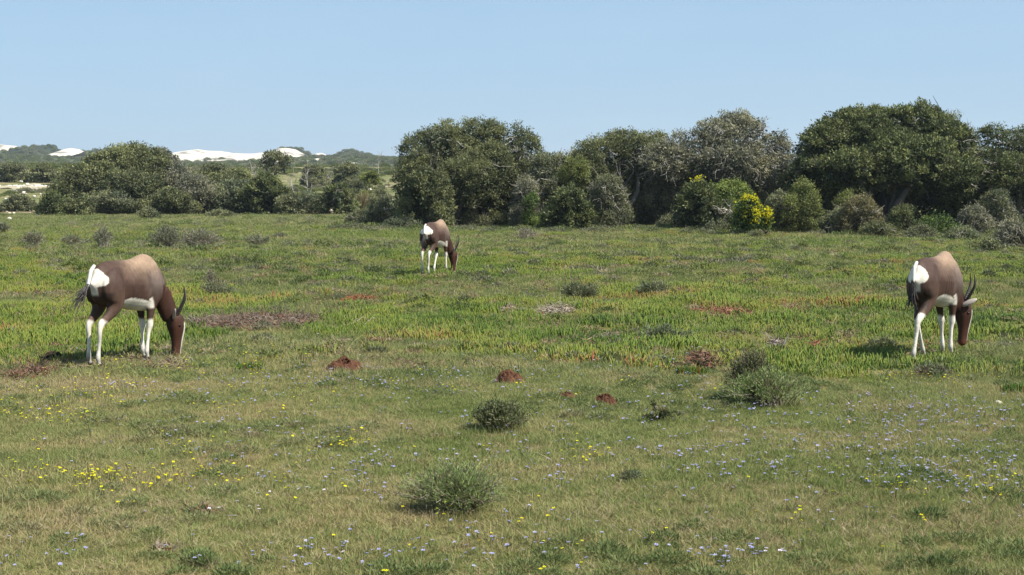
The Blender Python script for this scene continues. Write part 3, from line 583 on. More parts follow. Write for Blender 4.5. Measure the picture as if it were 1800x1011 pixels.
# flowers on the flowering bush and on the dark shrub beside it
def shrub_blooms(root, n, zlo):
    f = [c for c in root.children if c.name.startswith('foliage')][0]; me = f.data
    co = np.empty(len(me.vertices) * 3, np.float32); me.vertices.foreach_get('co', co); co = co.reshape(-1, 3)
    top = co[:, 2].max(); k = np.where((co[:, 2] > top * zlo) & (co[:, 1] < co[:, 1].mean() + .4))[0]; r = co[k]
    w = np.clip((r[:, 2] / top - zlo) / (1 - zlo), .02, 1) * (.2 + sstep(fbm(r[:, 0] * 3, r[:, 2] * 3, 5), .35, .65)) * (1 + .6 * np.sign(r[:, 0] - r[:, 0].mean() + .3)); w = np.clip(w, .01, None); k = rng.choice(k, n, p=w / w.sum())
    mb = MB(); p = co[k] + rdir(n) * .03 + np.array([0, -.05, .03])
    for j in range(6):
        ax = unit(rdir(n) + np.array([0, -.3, .4])); mb.leaves(p, ax, unit(np.cross(ax, rdir(n))), .042, .032, np.array([.66, .60, .02]) * rng.uniform(.75, 1.05, (n, 1)))
    o = mb.build('blossoms', M_petal, root); tag(o, kind='stuff')
shrub_blooms(flowering[1], 1300, .15); shrub_blooms(flowering[0], 50, .88)
# left-hand thicket
tree('bushy_tree', 'broad wind clipped olive bush rising to the highest point of the left thicket', 'bush', 225, 372, 92,
     [(225, 290, 60, 34, 2), (190, 310, 62, 42, 1), (150, 325, 50, 40, 0), (255, 300, 48, 42, 1), (230, 335, 70, 36, -.5), (235, 268, 26, 14, 2), (120, 345, 34, 26, -1)], 'olive', leaf=.12, clump=.38, dens=34, group=LG, seed=41, twigs=10)
tree('bushy_tree', 'greyer bush on the right shoulder of the broad wind clipped bush', 'bush', 295, 372, 93,
     [(285, 290, 34, 30, 1.5), (300, 320, 42, 42, .5), (275, 275, 22, 14, 2)], 'grey', leaf=.11, clump=.34, dens=34, group=LG, seed=42, twigs=36)
tree('bushy_tree', 'mid height olive bush in the centre of the left thicket below the long dune', 'bush', 385, 368, 95,
     [(380, 318, 42, 22, 1.5), (415, 318, 30, 20, 1), (345, 330, 36, 28, .5), (395, 335, 46, 26, 0), (365, 298, 12, 8, 1.5), (388, 295, 14, 8, 1.5)], 'olive', leaf=.11, clump=.34, dens=34, group=LG, seed=43, twigs=16)
shrub(345, 368, 100, 64, 'grey', 'grey scrub in front of the middle of the left thicket', group=LG, D=90, seed=44, twigs=22, leaf=.10, clump=.32)
shrub(415, 368, 84, 60, 'sage', 'pale sage bush between the grey scrub and the round green shrub', group=LG, D=90, seed=45, twigs=18, leaf=.10, clump=.32)
shrub(465, 364, 100, 60, 'dark', 'round dark green shrub at the right end of the left thicket', group=LG, D=89, seed=46, leaf=.11, clump=.32)
tree('slender_tree', 'lone small tree with an airy crown standing against the dunes', 'tree', 484, 345, 118,
     [(480, 276, 20, 12, 0), (500, 284, 14, 11, 0), (468, 288, 13, 9, 0), (488, 298, 16, 8, 0)], 'greygreen', leaf=.12, clump=.3, dens=26, seed=47, gaps=.15, r0=.11, bark='grey')
shrub(92, 380, 56, 44, 'dark', 'low dark bush at the left foot of the left thicket', group=LG, seed=48, leaf=.10, clump=.3)
shrub(135, 380, 62, 42, 'olive', 'low olive bush right of the low dark bush, left thicket', group=LG, seed=49, leaf=.10, clump=.3)
shrub(200, 372, 80, 40, 'greygreen', 'low dull scrub under the broad wind clipped bush', group=LG, D=88, seed=50, leaf=.10, clump=.3)
for a, b, w_, h_, pl, lab in [(300, 370, 90, 40, 'olive', 'olive bush at the foot of the broad wind clipped bush, right side'), (512, 366, 56, 24, 'greygreen', 'low dull bush right of the round dark green shrub'), (545, 362, 50, 26, 'sage', 'pale low bush left of the dark upright bush in the gap'), (160, 376, 60, 36, 'greygreen', 'low grey green bush at the foot of the left thicket')]:
    shrub(a, b, w_, h_, pl, lab, group=LG, seed=a % 89, leaf=.10, clump=.3, D=88)
shrub(262, 386, 38, 20, 'greygreen', 'small low bush on the meadow edge below the left thicket', group=LG, seed=51, leaf=.08)
shrub(385, 382, 50, 12, 'greygreen', 'flat little tuft of scrub on the bare strip below the left thicket', group=LG, seed=52, leaf=.08)
shrub(592, 366, 62, 46, 'dark', 'dark upright bush in the gap between the two thickets', group=LG, D=88, seed=53, leaf=.11, clump=.3, twigs=8)
shrub(612, 308, 50, 20, 'greygreen', 'distant bush on the skyline between the two thickets', group=LG, D=125, seed=54, leaf=.13, clump=.36)
shrub(550, 304, 40, 14, 'greygreen', 'distant low bush right of the sloping dune', group=LG, D=135, seed=55, leaf=.13, clump=.36)
shrub(652, 324, 36, 22, 'yellowish', 'fresh green bush in the gap beside the straw coloured tussock', group=LG, D=100, seed=56, leaf=.1)
shrub(670, 372, 44, 46, 'greygreen', 'grey green bush just left of the right thicket', group=LG, D=82, seed=57, twigs=10)
shrub(35, 372, 60, 30, 'greygreen', 'low bush on the stony slope at the left edge', group=LG, D=96, seed=58, leaf=.1)
shrub(20, 302, 56, 14, 'greygreen', 'far bush high on the stony slope at the left edge', group=LG, D=150, seed=59, leaf=.14, clump=.4)
shrub(75, 302, 44, 13, 'olive', 'far dark bush on the slope under the scrub knoll', group=LG, D=150, seed=60, leaf=.14, clump=.4)
# straw tussock
def tussock(px, py, w, h, label):
    g = G(px, py); s = g[1] / F; mb = MB(); n = 420; a = rng.uniform(0, 6.28, n); r = w * s * .3 * np.sqrt(rng.uniform(0, 1, n))
    p = np.stack([r * np.cos(a), r * np.sin(a), np.zeros(n)], 1); ax = unit(np.stack([np.cos(a), np.sin(a), np.zeros(n)], 1) * (r / (w * s * .3) * .45)[:, None] + rdir(n) * .12 + [0, 0, 1])
    c = np.array([.20, .165, .09]) * rng.uniform(.5, 1.3, (n, 1)); mb.leaves(p, ax, unit(np.cross(ax, rdir(n))), h * s * rng.uniform(.6, 1.05, n), .05, c)
    o = mb.build('reed_tussock', M_leaf, loc=tuple(g)); tag(o, label, 'tussock')
tussock(628, 376, 44, 44, 'straw coloured reed tussock in the gap between the two thickets')
# bare dead trees on the skyline
def dead_tree(px, py, top, D, label, lean=.2, n=5):
    b = W(px, py, D); z = float(H(b[0], D)); mb = MB(); h = W(px, top, D)[2] - z; c = (.26, .24, .21)
    root = wander((0, 0, -.1), (lean, 0, 1), h * .75, 6, .14); mb.tube(root, np.linspace(.045, .025, 7), c, 5)
    for k in range(n):
        i = rng.integers(2, 7); w = wander(root[i], (rng.normal() * .8, rng.normal() * .5, 1), h * rng.uniform(.25, .5), 6, .25); mb.tube(w, np.linspace(.026, .010, 7), c, 4)
        for q in range(2):
            w2 = wander(w[rng.integers(1, 5)], (rng.normal(), rng.normal() * .5, .8), h * .2, 4, .25); mb.tube(w2, np.linspace(.02, .008, 5), c, 3)
    o = mb.build('dead_tree', M_twig, loc=(b[0], D, z)); tag(o, label, 'dead tree', 'bare dead trees in front of the dunes')
dead_tree(432, 318, 268, 108, 'bare dead tree left of the lone airy tree, tallest of the dead ones', .1, 7)
dead_tree(540, 318, 294, 112, 'bare forked dead tree below the right end of the sloping dune', .3, 7)
dead_tree(521, 318, 290, 118, 'short bare snag just right of the lone airy tree', -.2, 4)
dead_tree(571, 320, 286, 125, 'thin dead pole of a tree right of the dunes', 0, 2)
dead_tree(662, 300, 262, 140, 'thin dead stem on the skyline left of the dome shaped tree', .3, 3)
# low shrubs out on the meadow (each modelled with wiry stems)
MG = 'low bushes dotted over the meadow'
def low_shrub(px, py, w, h, pal, label, n=90, leafn=2600, leaf=.022, twigc=(.22, .19, .14), group=MG, dead=0.0, name='low_shrub', lw=.3, up=.5, cx=None):
    g = G(px, py); s = g[1] / F; Rw = w * s / 2 * 1.15; Hh = h * s * 1.05; root = empty(name, tuple(g)); tag(root, label, 'shrub', group)
    lo, hi = [np.array(c) for c in PAL[pal]]; lo = lo * 1.25; hi = hi * [1.55, 1.6, 1.3]; st = MB(); tips = []
    for k in range(n):
        a = rng.uniform(0, 6.28); e = rng.uniform(.12, 1) ; hz = Rw * e
        tgt = np.array([hz * math.cos(a) * rng.uniform(.7, 1.0), hz * math.sin(a) * .8, Hh * math.sqrt(max(1 - .80 * e * e, .1)) * rng.uniform(.7, 1.05)])
        b = np.array([rng.normal() * Rw * .16, rng.normal() * Rw * .13, -.01]); t = np.linspace(0, 1, 6)[:, None]
        pts = b * (1 - t) + tgt * t + np.array([0, 0, 1]) * np.sin(t * 3.14) * .10 * Hh + rng.normal(size=(6, 3)) * .03 * Rw * t
        st.tube(pts, np.linspace(.0030, .0012, 6) * (1 + s * 55), np.array(twigc) * rng.uniform(.55, 1.35), 4); tips.append(pts)
    st.build('stems', M_twig, root)
    mb = MB(); T = np.array(tips); m = leafn; i = rng.integers(0, n, m); u = rng.uniform(.28, 1.0, m) ** .7 * 4.999; k = u.astype(int); f = (u - k)[:, None]
    P = T[i, k] * (1 - f) + T[i, k + 1] * f; d = unit(T[i, 5] - T[i, 2]); P = P + rdir(m) * (.018 + .05 * Rw)
    P[:, 2] = np.maximum(P[:, 2], .004); ax = unit(d * .6 + rdir(m) * .75 + [0, 0, up]); t = np.clip(rng.normal(.45, .28, m) + (rng.uniform(0, 1, n)[i] - .5) * .5, 0, 1)[:, None]
    c = lo * (1 - t) + hi * t
    if dead: c = np.where((rng.uniform(0, 1, n)[i] < dead)[:, None], np.array([.19, .15, .10]) * rng.uniform(.6, 1.2, (m, 1)), c)
    l = leaf * rng.uniform(.6, 1.4, m); mb.leaves(P, ax, unit(np.cross(ax, rdir(m))), l, l * lw, c); mb.build('foliage', M_leaf, root); return root
low_shrub(802, 898, 225, 72, 'fern', 'wide feathery pale green shrub, nearest to the viewer at the bottom centre', 240, 9500, .024, dead=.12, lw=.15)
low_shrub(878, 757, 112, 46, 'olive', 'compact dark green cushion shrub in the lawn above the nearest shrub', 130, 7500, .022, lw=.28)
low_shrub(1320, 706, 104, 88, 'dark', 'dark upright half of the large bush left of the right antelope', 170, 6500, .020, dead=.25, twigc=(.12, .10, .08), lw=.3)
low_shrub(1345, 714, 165, 58, 'fern', 'spreading feathery half of the large bush left of the right antelope', 190, 8500, .024, dead=.12, lw=.25)
low_shrub(1018, 526, 78, 26, 'greygreen', 'green cushion shrub in the fleshy carpet right of centre', 60, 2600, .04)
low_shrub(1145, 517, 70, 17, 'greygreen', 'flatter grey green cushion right of the green cushion shrub', 50, 1800, .04)
low_shrub(380, 520, 62, 22, 'sage', 'low sage tuft behind the horns of the left antelope', 50, 1600, .035, dead=.2)
low_shrub(370, 500, 34, 26, 'grey', 'small dry grey twiggy bush behind the horns of the left antelope', 50, 500, .03, dead=.7, twigc=(.28, .25, .20))
low_shrub(1165, 602, 96, 26, 'sage', 'row of feathery sage sprigs in the fleshy carpet, right of centre', 40, 2200, .035, lw=.2, up=.9)
low_shrub(1550, 614, 60, 14, 'greygreen', 'low green tuft standing in for the shadow beside the right antelope', 60, 2400, .03)  # tuft added as a stand-in for the antelope's cast shadow
low_shrub(1640, 664, 84, 18, 'sage', 'low sage tuft in the lawn below the right antelope', 50, 2000, .028, dead=.2)
low_shrub(1738, 490, 22, 12, 'greygreen', 'tiny dark shrub left of the far right edge, above the horned head', 30, 500, .05)
low_shrub(1770, 478, 24, 10, 'greygreen', 'tiny dark shrub at the far right edge of the meadow', 30, 500, .05)
low_shrub(925, 421, 62, 20, 'grey', 'pale dry twiggy bush on the meadow right of the middle antelope', 80, 700, .05, twigc=(.34, .30, .25), dead=.4)
low_shrub(6, 411, 28, 18, 'grey', 'small grey bush at the very left edge of the meadow', 30, 900, .06)
low_shrub(58, 434, 54, 26, 'grey', 'grey bush farthest left in the row behind the left antelope', 70, 1500, .05, twigc=(.28, .26, .22), dead=.2)
low_shrub(128, 435, 70, 22, 'sage', 'paler flat bush second from the left in the row behind the left antelope', 70, 1500, .05, twigc=(.32, .29, .24), dead=.2)
low_shrub(182, 438, 50, 36, 'grey', 'upright grey green bush above the rump of the left antelope', 80, 1800, .05, twigc=(.30, .27, .23))
low_shrub(292, 438, 76, 38, 'grey', 'dense grey bush above the back of the left antelope', 120, 4200, .05, twigc=(.24, .22, .18))
low_shrub(350, 442, 92, 38, 'grey', 'grey bush with bleached bare twigs on its right, above the left antelope horns', 150, 3800, .05, twigc=(.36, .33, .28), dead=.25)
low_shrub(452, 433, 54, 18, 'grey', 'small flat grey bush right of the dense grey bushes', 60, 1700, .05)
low_shrub(492, 420, 30, 10, 'grey', 'tiny flat grey tuft right of the small flat grey bush', 30, 600, .05)
low_shrub(1110, 846, 44, 13, 'sage', 'small wispy tuft in the lawn lower right of centre', 26, 700, .02, dead=.3)
low_shrub(355, 994, 84, 20, 'fern', 'soft feathery green tuft at the bottom left of the lawn', 26, 1500, .016, lw=.2, up=.9)
# ------------------------------------------------------------------ antelopes
def loft(pts, k=20, egg=0.0):
    """closed skin round rings (x, y, z, r_plane, r_side); rings stay perpendicular to the chain"""
    P = np.array(pts, float); n = len(P)
    m = (n - 1) * 5 + 1; t = np.linspace(0, n - 1, m); Q = np.zeros((m, P.shape[1]))
    for a in range(m):                                   # Catmull-Rom
        i = min(int(t[a]), n - 2); f = t[a] - i; p0, p1, p2, p3 = P[max(i - 1, 0)], P[i], P[i + 1], P[min(i + 2, n - 1)]
        Q[a] = .5 * ((2 * p1) + (-p0 + p2) * f + (2 * p0 - 5 * p1 + 4 * p2 - p3) * f * f + (-p0 + 3 * p1 - 3 * p2 + p3) * f ** 3)
    C = Q[:, :3]; tg = unit(np.gradient(C, axis=0)); side = np.zeros((m, 3)); side[:] = [0, 1, 0]
    side = unit(side - tg * (side * tg).sum(1)[:, None]); nrm = np.cross(side, tg); nrm = np.where((nrm[:, 2:] < 0) & (np.abs(tg[:, 2:]) < .8), -nrm, nrm)
    an = np.arange(k) * 2 * math.pi / k; ca, sa = np.cos(an), np.sin(an)
    w = 1 - egg * np.clip(sa, 0, 1) ** 1.5
    V = C[:, None] + Q[:, 3, None, None] * sa[None, :, None] * nrm[:, None] + Q[:, 4, None, None] * (ca * w)[None, :, None] * side[:, None]
    i = np.arange(m - 1)[:, None] * k; j = np.arange(k)[None]; j2 = (j + 1) % k
    f = np.stack([i + j, i + j2, i + k + j2, i + k + j], -1).reshape(-1, 4); V = V.reshape(-1, 3)
    c0 = C[0] - tg[0] * Q[0, 3] * .6; c1 = C[-1] + tg[-1] * Q[-1, 3] * .6
    V = np.vstack([V, c0, c1]); b = (m - 1) * k; jj = np.arange(k)
    tri = np.vstack([np.stack([np.full(k, m * k), (jj + 1) % k, jj], 1), np.stack([np.full(k, m * k + 1), b + jj, b + (jj + 1) % k], 1)])
    return V, f, tri
def antelope(px, py, yaw, label, fr=(0, 0), hd=(0, 0), stance=1.0, head_yaw=0.0, head_dx=0.0, head_dz=0.0, tail_out=0.0, scale=1.0, horn_lean=0.0, lift=0.0, neck_yaw=0.0, ear_dir=None):
    neck_yaw_, head_rot = neck_yaw, head_yaw; head_yaw = neck_yaw + head_yaw
    """px, py: photo pixel of the ground point between the four hooves. fr/hd: fore-and-aft shift of (right, left) feet"""
    MB_ = MB(); src = []                                  # part ids: 0 torso, 1 neck, 2 head, 3 front leg, 4 hind leg
    def add(part, L): MB_.add(L[0], f4=L[1], f3=L[2]); src.append((part, L[0]))
    T = [(-.415, 0, .715, .07, .05), (-.39, 0, .708, .135, .085), (-.34, 0, .708, .175, .110), (-.25, 0, .704, .198, .128), (-.12, 0, .695, .204, .145), (.02, 0, .683, .220, .156),
         (.13, 0, .683, .235, .152), (.21, 0, .692, .250, .136), (.29, 0, .685, .232, .120), (.36, 0, .675, .170, .10), (.405, 0, .655, .09, .06)]
    # torso rings are vertical: loft along x only
    V, f, t = loft([(a, b, c * 0 + .7, d, e * .93) for a, b, c, d, e in T], 26, .32); nc = np.interp(V[:, 0], [q[0] for q in T], [q[2] for q in T]); V[:, 2] += nc - .7; add(0, (V, f, t))
    hump = loft([(.02, 0, .86, .03, .03), (.12, 0, .88, .045, .04), (.20, 0, .892, .052, .042), (.27, 0, .88, .05, .045), (.34, 0, .82, .05, .05)], 14); add(0, hump)
    # neck and head chain, then turned about the shoulder
    neck = [(.24, 0, .76, .15, .085), (.33, 0, .71, .145, .088), (.41, 0, .635, .125, .078), (.475, 0, .545, .105, .066), (.52, 0, .455, .090, .058), (.555, 0, .385, .080, .052)]
    head = [(.575, 0, .425, .045, .036), (.59, 0, .375, .078, .052), (.60, 0, .315, .082, .056), (.605, 0, .25, .068, .047), (.605, 0, .18, .052, .036), (.60, 0, .11, .044, .032), (.595, 0, .06, .042, .035), (.59, 0, .03, .030, .030)]
    def turn(V, hd_=1.0):
        V = np.array(V, float); w = sstep(V[:, 0], .25, .60); k = sstep(V[:, 0], .50, .56) if hd_ == 1.0 else hd_ * sstep(V[:, 0], .44, .56)
        if hd_ == 1.0: k = np.ones(len(V))
        def rot_(x, y, a, cx): return cx + (x - cx) * np.cos(a) - y * np.sin(a), (x - cx) * np.sin(a) + y * np.cos(a)
        X, Y = rot_(V[:, 0], V[:, 1], head_rot * k, .565); X, Y = rot_(X, Y, neck_yaw_ * w, .34)
        V[:, 0] = X + head_dx * w; V[:, 1] = Y; V[:, 2] = V[:, 2] + head_dz * w; return V
    n_ = loft(neck, 20); n_ = (turn(n_[0], .8), n_[1], n_[2]); add(1, n_)
    h_ = loft(head, 20); h_ = (turn(h_[0]), h_[1], h_[2]); add(2, h_)
    for s, dx in ((-1, fr[0]), (1, fr[1])):
        y = s * .075
        L = [(.235, y * .95, .77, .085, .045), (.265, y * 1.05, .68, .095, .058), (.275, y * 1.05, .59, .082, .056), (.262, y, .52, .058, .046), (.262, y * .92, .45, .040, .035), (.272, y * .85, .37, .029, .027), (.282, y * .8, .315, .031, .029), (.278, y * .78, .268, .020, .0195), (.28, y * .78, .18, .0148, .0160), (.282, y * .78, .095, .0215, .022), (.292, y * .8, .06, .016, .018), (.305, y * .8, .03, .019, .021)]
        L = [(a + dx * np.clip((.62 - c) / .62, 0, 1), b, c, d, e) for a, b, c, d, e in L]; add(3, loft(L, 14))
    for s, dx in ((-1, hd[0]), (1, hd[1])):
        y = s * .09 * stance
        L = [(-.23, y * .75, .80, .085, .055), (-.26, y * .9, .71, .135, .078), (-.262, y * 1.0, .62, .128, .078), (-.245, y * 1.0, .545, .092, .062), (-.262, y * .95, .485, .062, .047), (-.31, y * .9, .43, .043, .034), (-.365, y * .85, .385, .036, .027), (-.380, y * .83, .335, .025, .022), (-.368, y * .82, .25, .0172, .018), (-.362, y * .82, .16, .0155, .017), (-.36, y * .82, .095, .0225, .022), (-.348, y * .84, .06, .017, .018), (-.335, y * .85, .03, .02, .021)]
        L = [(a + dx * np.clip((.60 - c) / .60, 0, 1), b, c, d, e) for a, b, c, d, e in L]; add(4, loft(L, 14))
    tmp = MB_.build('body_source', None, link=True)
    rm = tmp.modifiers.new('r', 'REMESH'); rm.mode = 'VOXEL'; rm.voxel_size = .0085
    sm = tmp.modifiers.new('s', 'SMOOTH'); sm.factor = .5; sm.iterations = 5
    bpy.context.view_layer.update(); dg = bpy.context.evaluated_depsgraph_get(); ev = tmp.evaluated_get(dg); me = bpy.data.meshes.new_from_object(ev)
    bpy.data.objects.remove(tmp)
    n = len(me.vertices); co = np.empty(n * 3, np.float32); me.vertices.foreach_get('co', co); co = co.reshape(-1, 3)
    nn_ = np.empty(n * 3, np.float32); me.vertices.foreach_get('normal', nn_); nn_ = nn_.reshape(-1, 3)
    def g_(cx, cz, sx, sz): return np.exp(-((co[:, 0] - cx) / sx) ** 2 - ((co[:, 2] - cz) / sz) ** 2)
    # muscle relief: shoulder blade edge, hollow behind it, flank hollow, hip bone, faint ribs
    dd_ = .008 * g_(.27, .66, .05, .12) - .012 * g_(.165, .64, .035, .13) - .014 * g_(-.155, .66, .05, .09) + .009 * g_(-.20, .84, .04, .035) - .007 * g_(-.10, .80, .08, .05) + .0022 * np.sin(co[:, 0] * 2 * math.pi / .042 + co[:, 2] * 5) * g_(.02, .65, .12, .12) + .006 * g_(-.27, .68, .05, .10)
    side_ = np.clip(np.abs(co[:, 1]) / .08, 0, 1) * (np.abs(nn_[:, 1]) > .25)
    co = co + nn_ * (dd_ * side_ + (fbm(co[:, 0] * 16, co[:, 2] * 16 + co[:, 1] * 9, 51) - .5) * .004 * (co[:, 2] > .45))[:, None]; me.vertices.foreach_set('co', co.astype(np.float32).ravel())
    kd = kdtree.KDTree(sum(len(v) for _, v in src)); pid = []; q = 0
    for p_, v in src:
        for w_ in v: kd.insert(w_, q); pid.append(p_); q += 1
    kd.balance(); part = np.array([pid[kd.find(c)[1]] for c in co])
    x, y, z = co.T; nzv = (fbm(x * 14 + 5, z * 14 + y * 9, 3) - .5); nz2 = (fbm(x * 95 + 5, z * 70 + y * 60, 13, 2) - .5)
    C = lambda *a: np.array(a)[None]
    def mix(a, b, t): t = np.clip(t, 0, 1)[:, None]; return a * (1 - t) + b * t
    dark, tan, lil, red, white, blk = C(.054, .031, .023), C(.215, .148, .100), C(.145, .110, .094), C(.040, .0180, .0115), C(.56, .52, .45), C(.016, .011, .009)
    col = np.repeat(dark, n, 0)
    back = sstep(x + nzv * .06, -.24, .12) * sstep(z + nzv * .05, .67 - 0 * x, .88); col = mix(col, np.repeat(tan, n, 0), back)
    sh = sstep(x + nzv * .05, .05, .24) * sstep(z + nzv * .05, .52, .72) * (1 - back); col = mix(col, np.repeat(lil, n, 0), sh * .85)
    col = mix(col, np.repeat(C(.10, .060, .043), n, 0), sstep(z, .70, .60) * sstep(x, -.12, -.25) * (part == 4) * .7)
    nk = sstep(x + nzv * .03 + (z - .7) * .12, .375, .43) * np.isin(part, [0, 1]); nk = np.maximum(nk, (part == 1) * sstep(z, .70, .64)); nk = np.maximum(nk, part == 2)
    col = mix(col, np.repeat(red, n, 0), nk)
    bz_ = np.interp(x, [-.30, -.20, -.14, -.08, .05, .18, .26, .30], [.42, .50, .560, .572, .552, .528, .505, .46])
    belly = sstep(z + nzv * .015 + nz2 * .012, bz_ + .012, bz_ - .004) * (part == 0) * sstep(x, .31, .25); col = mix(col, np.repeat(white, n, 0), belly)
    # inner sides of the legs near the belly and the pale streak behind the elbow
    col = mix(col, np.repeat(white, n, 0), (part == 3) * sstep(np.abs(z - .515 + nzv * .03), .065, .04) * sstep(x - .262 - np.where(y < 0, fr[0], fr[1]) * .16 + (z - .515) * .25, -.016, -.032))
    col = mix(col, np.repeat(white, n, 0), (part == 4) * sstep(np.abs(y), .058, .045) * sstep(np.abs(z - .56), .10, .06) * sstep(x, -.24, -.18))
    col = mix(col, np.repeat(white, n, 0), (part == 3) * sstep(z + nzv * .03, .378, .350)); col = mix(col, np.repeat(white, n, 0), (part == 4) * sstep(z + nzv * .03 + (x + .37 - (hd[0] + hd[1]) * .15) * .5, .420, .388))
    col = mix(col, np.repeat(C(.12, .07, .05), n, 0), (np.isin(part, [3, 4])) * sstep(z, .05, .035) * .8)
    # white rump shield around the tail
    ell = ((x + .430) / .070) ** 2 + ((z - .772) / .084) ** 2 + nz2 * .25; wz = .086 * sstep(z, .60, .76) * (1 - .45 * sstep(z, .81, .88)) + nz2 * .014; cx_ = -.335 - .09 * (1 - sstep(z, .60, .80)) ** 1.2 - .03 * sstep(z, .82, .87) + nz2 * .016
    strip = sstep(x, -.33, -.36) * sstep(np.abs(y), .045, .030) * sstep(z, .60, .63) * sstep(z, .80, .76)
    rump = np.maximum(sstep(ell, 1.08, .92) * sstep(x, -.30, -.32), strip) * np.isin(part, [0, 4]); col = mix(col, np.repeat(white * .98, n, 0), rump)
    mot_sheen = (fbm(x * 9 + 2, z * 6 + y * 5, 23, 3) - .5) * .8 + (fbm(x * 60, z * 22 + y * 30, 33, 2) - .5) * .35; grime = 1 - .35 * np.isin(part, [3, 4]) * sstep(z + nzv * .1, .20, .03); col = col * ((1 + mot_sheen) * grime)[:, None]  # coat mottling, with blotches of sheen and highlight put into the colour
    col = mix(col, np.repeat(blk, n, 0), (part == 4) * sstep(x, -.31, -.36) * sstep(z, .66, .62) * sstep(z, .44, .50) * .8)
    # head: white blaze down the front, dark jaw edge, brown muzzle
    hc = turn(np.array([[.60, 0, .3]]))[0]; hdv = np.array([math.cos(head_yaw), math.sin(head_yaw)]); fx = (x - hc[0]) * hdv[0] + (y - hc[1]) * hdv[1]; fy = -(x - hc[0]) * hdv[1] + (y - hc[1]) * hdv[0]
    zz = z - head_dz; front = np.interp(zz, [.03, .11, .18, .25, .31, .40], [.024, .034, .042, .055, .066, .05])
    hm = (part == 2) * sstep(fx, front, front + .009) * sstep(np.abs(fy), .030, .020) * sstep(zz, .045, .07) * sstep(zz, .36, .33); col = mix(col, np.repeat(white, n, 0), hm)
    col = mix(col, np.repeat(C(.10, .034, .017), n, 0), (part == 2) * sstep(zz, .09, .05) * (1 - hm)); col = mix(col, np.repeat(blk, n, 0), (part == 2) * sstep(fx, -.045, -.075) * .7)
    col = mix(col, np.repeat(C(.075, .026, .013), n, 0), (part == 2) * sstep(np.abs(fx), .035, .0) * .5)
    a = me.color_attributes.new('Col', 'FLOAT_COLOR', 'POINT'); cc = np.ones((n, 4), np.float32); cc[:, :3] = col; a.data.foreach_set('color', cc.ravel())
    me.materials.clear(); me.materials.append(M_coat); me.polygons.foreach_set('use_smooth', np.ones(len(me.polygons), bool)); me.name = 'body'
    g = G(px, py); root = empty('antelope', (g[0], g[1], g[2] + lift), yaw); root.scale = (scale,) * 3
    tag(root, label, 'antelope', 'antelopes grazing on the meadow')
    body = bpy.data.objects.new('body', me); COL.objects.link(body); body.parent = root
    def T1(p): return turn(np.array([p]))[0]
    def hrot(P, base):                                  # offsets in the head's own frame
        P = np.array(P, float); b = T1(base); c, s = math.cos(head_yaw), math.sin(head_yaw)
        return np.stack([b[0] + P[:, 0] * c - P[:, 1] * s, b[1] + P[:, 0] * s + P[:, 1] * c, b[2] + P[:, 2]], 1)
    for s in (-1, 1):                                   # ringed horns
        t = np.linspace(0, 1, 46); px_ = np.interp(t, [0, .3, .65, 1], [.0, .045, .085, .075]) + horn_lean * t ** 1.5; py_ = s * np.interp(t, [0, .3, .65, 1], [.022, .048, .075, .070]); pz_ = t * .275
        def sm_(v):
            for _ in range(30): v[1:-1] = (v[:-2] + v[2:] + v[1:-1] * 2) / 4
            return v
        px_ = sm_(px_); py_ = sm_(py_); r = np.interp(t, [0, .6, 1], [.0165, .012, .003]) * (1 + .13 * np.sin(t * 2 * math.pi * 15) * (t < .8))
        mb = MB(); mb.tube(hrot(np.stack([px_, py_, pz_], 1), (.60, 0, .395)), r, (.035, .030, .026), 10); mb.build('horn', M_horn, root, smooth=True)
    for s in (-1, 1):                                   # leaf-shaped ears with pale hollows
        mb = MB(); L = .14; m = 9; k = 7; V = []; dirv = unit(np.array((.12, s * .72, .62) if not ear_dir else ear_dir[0 if s < 0 else 1], float)); w = unit(np.cross(dirv, [1., 0, .1])); nn = np.cross(w, dirv)
        for i in range(m):
            t = i / (m - 1); wd = .030 * math.sin(math.pi * min(t * .86 + .12, 1)) ** .8 * (1 if i < m - 1 else .05)
            for j in range(k):
                a = (j / (k - 1) - .5) * 2.6; V.append(np.array([-.02, s * .040, -.01]) + dirv * t * L + w * wd * math.sin(a) + nn * s * wd * (math.cos(a) - .4) * .8)
        V = hrot(np.array(V), (.60, 0, .395)); q = np.array([[i * k + j, i * k + j + 1, (i + 1) * k + j + 1, (i + 1) * k + j] for i in range(m - 1) for j in range(k - 1)])
        mb.add(V, f4=q, c=(.34, .30, .27)); o = mb.build('ear', M_coat, root, smooth=True); sd = o.modifiers.new('t', 'SOLIDIFY'); sd.thickness = .005
    for s in (-1, 1):                                   # eyes
        mb = MB(); u_, v_ = np.meshgrid(np.linspace(0, 2 * math.pi, 11)[:-1], np.linspace(.1, math.pi - .1, 7)); S = np.stack([np.sin(v_) * np.cos(u_), np.cos(v_), np.sin(v_) * np.sin(u_)], -1).reshape(-1, 3) * .0125
        q = np.array([[i * 10 + j, i * 10 + (j + 1) % 10, (i + 1) * 10 + (j + 1) % 10, (i + 1) * 10 + j] for i in range(6) for j in range(10)])
        mb.add(hrot(S + np.array([.032, s * .047, -.075]), (.60, 0, .395)), f4=q, c=(.01, .006, .004)); mb.build('eye', M_eye, root, smooth=True)
    for s, dx, xb, leg in ((-1, fr[0], .312, 0), (1, fr[1], .312, 0), (-1, hd[0], -.328, 1), (1, hd[1], -.328, 1)):
        mb = MB(); yy = s * (.075 * .8 if not leg else .09 * .85 * stance)
        for e in (-1, 1):                               # cloven hoof
            mb.tube([(xb + dx - .004, yy + e * .010, .042), (xb + dx + .002, yy + e * .011, .02), (xb + dx + .012, yy + e * .012, -.004)], [.013, .016, .018], (.035, .028, .024), 8)
        mb.build('hoof', M_horn, root, smooth=True)
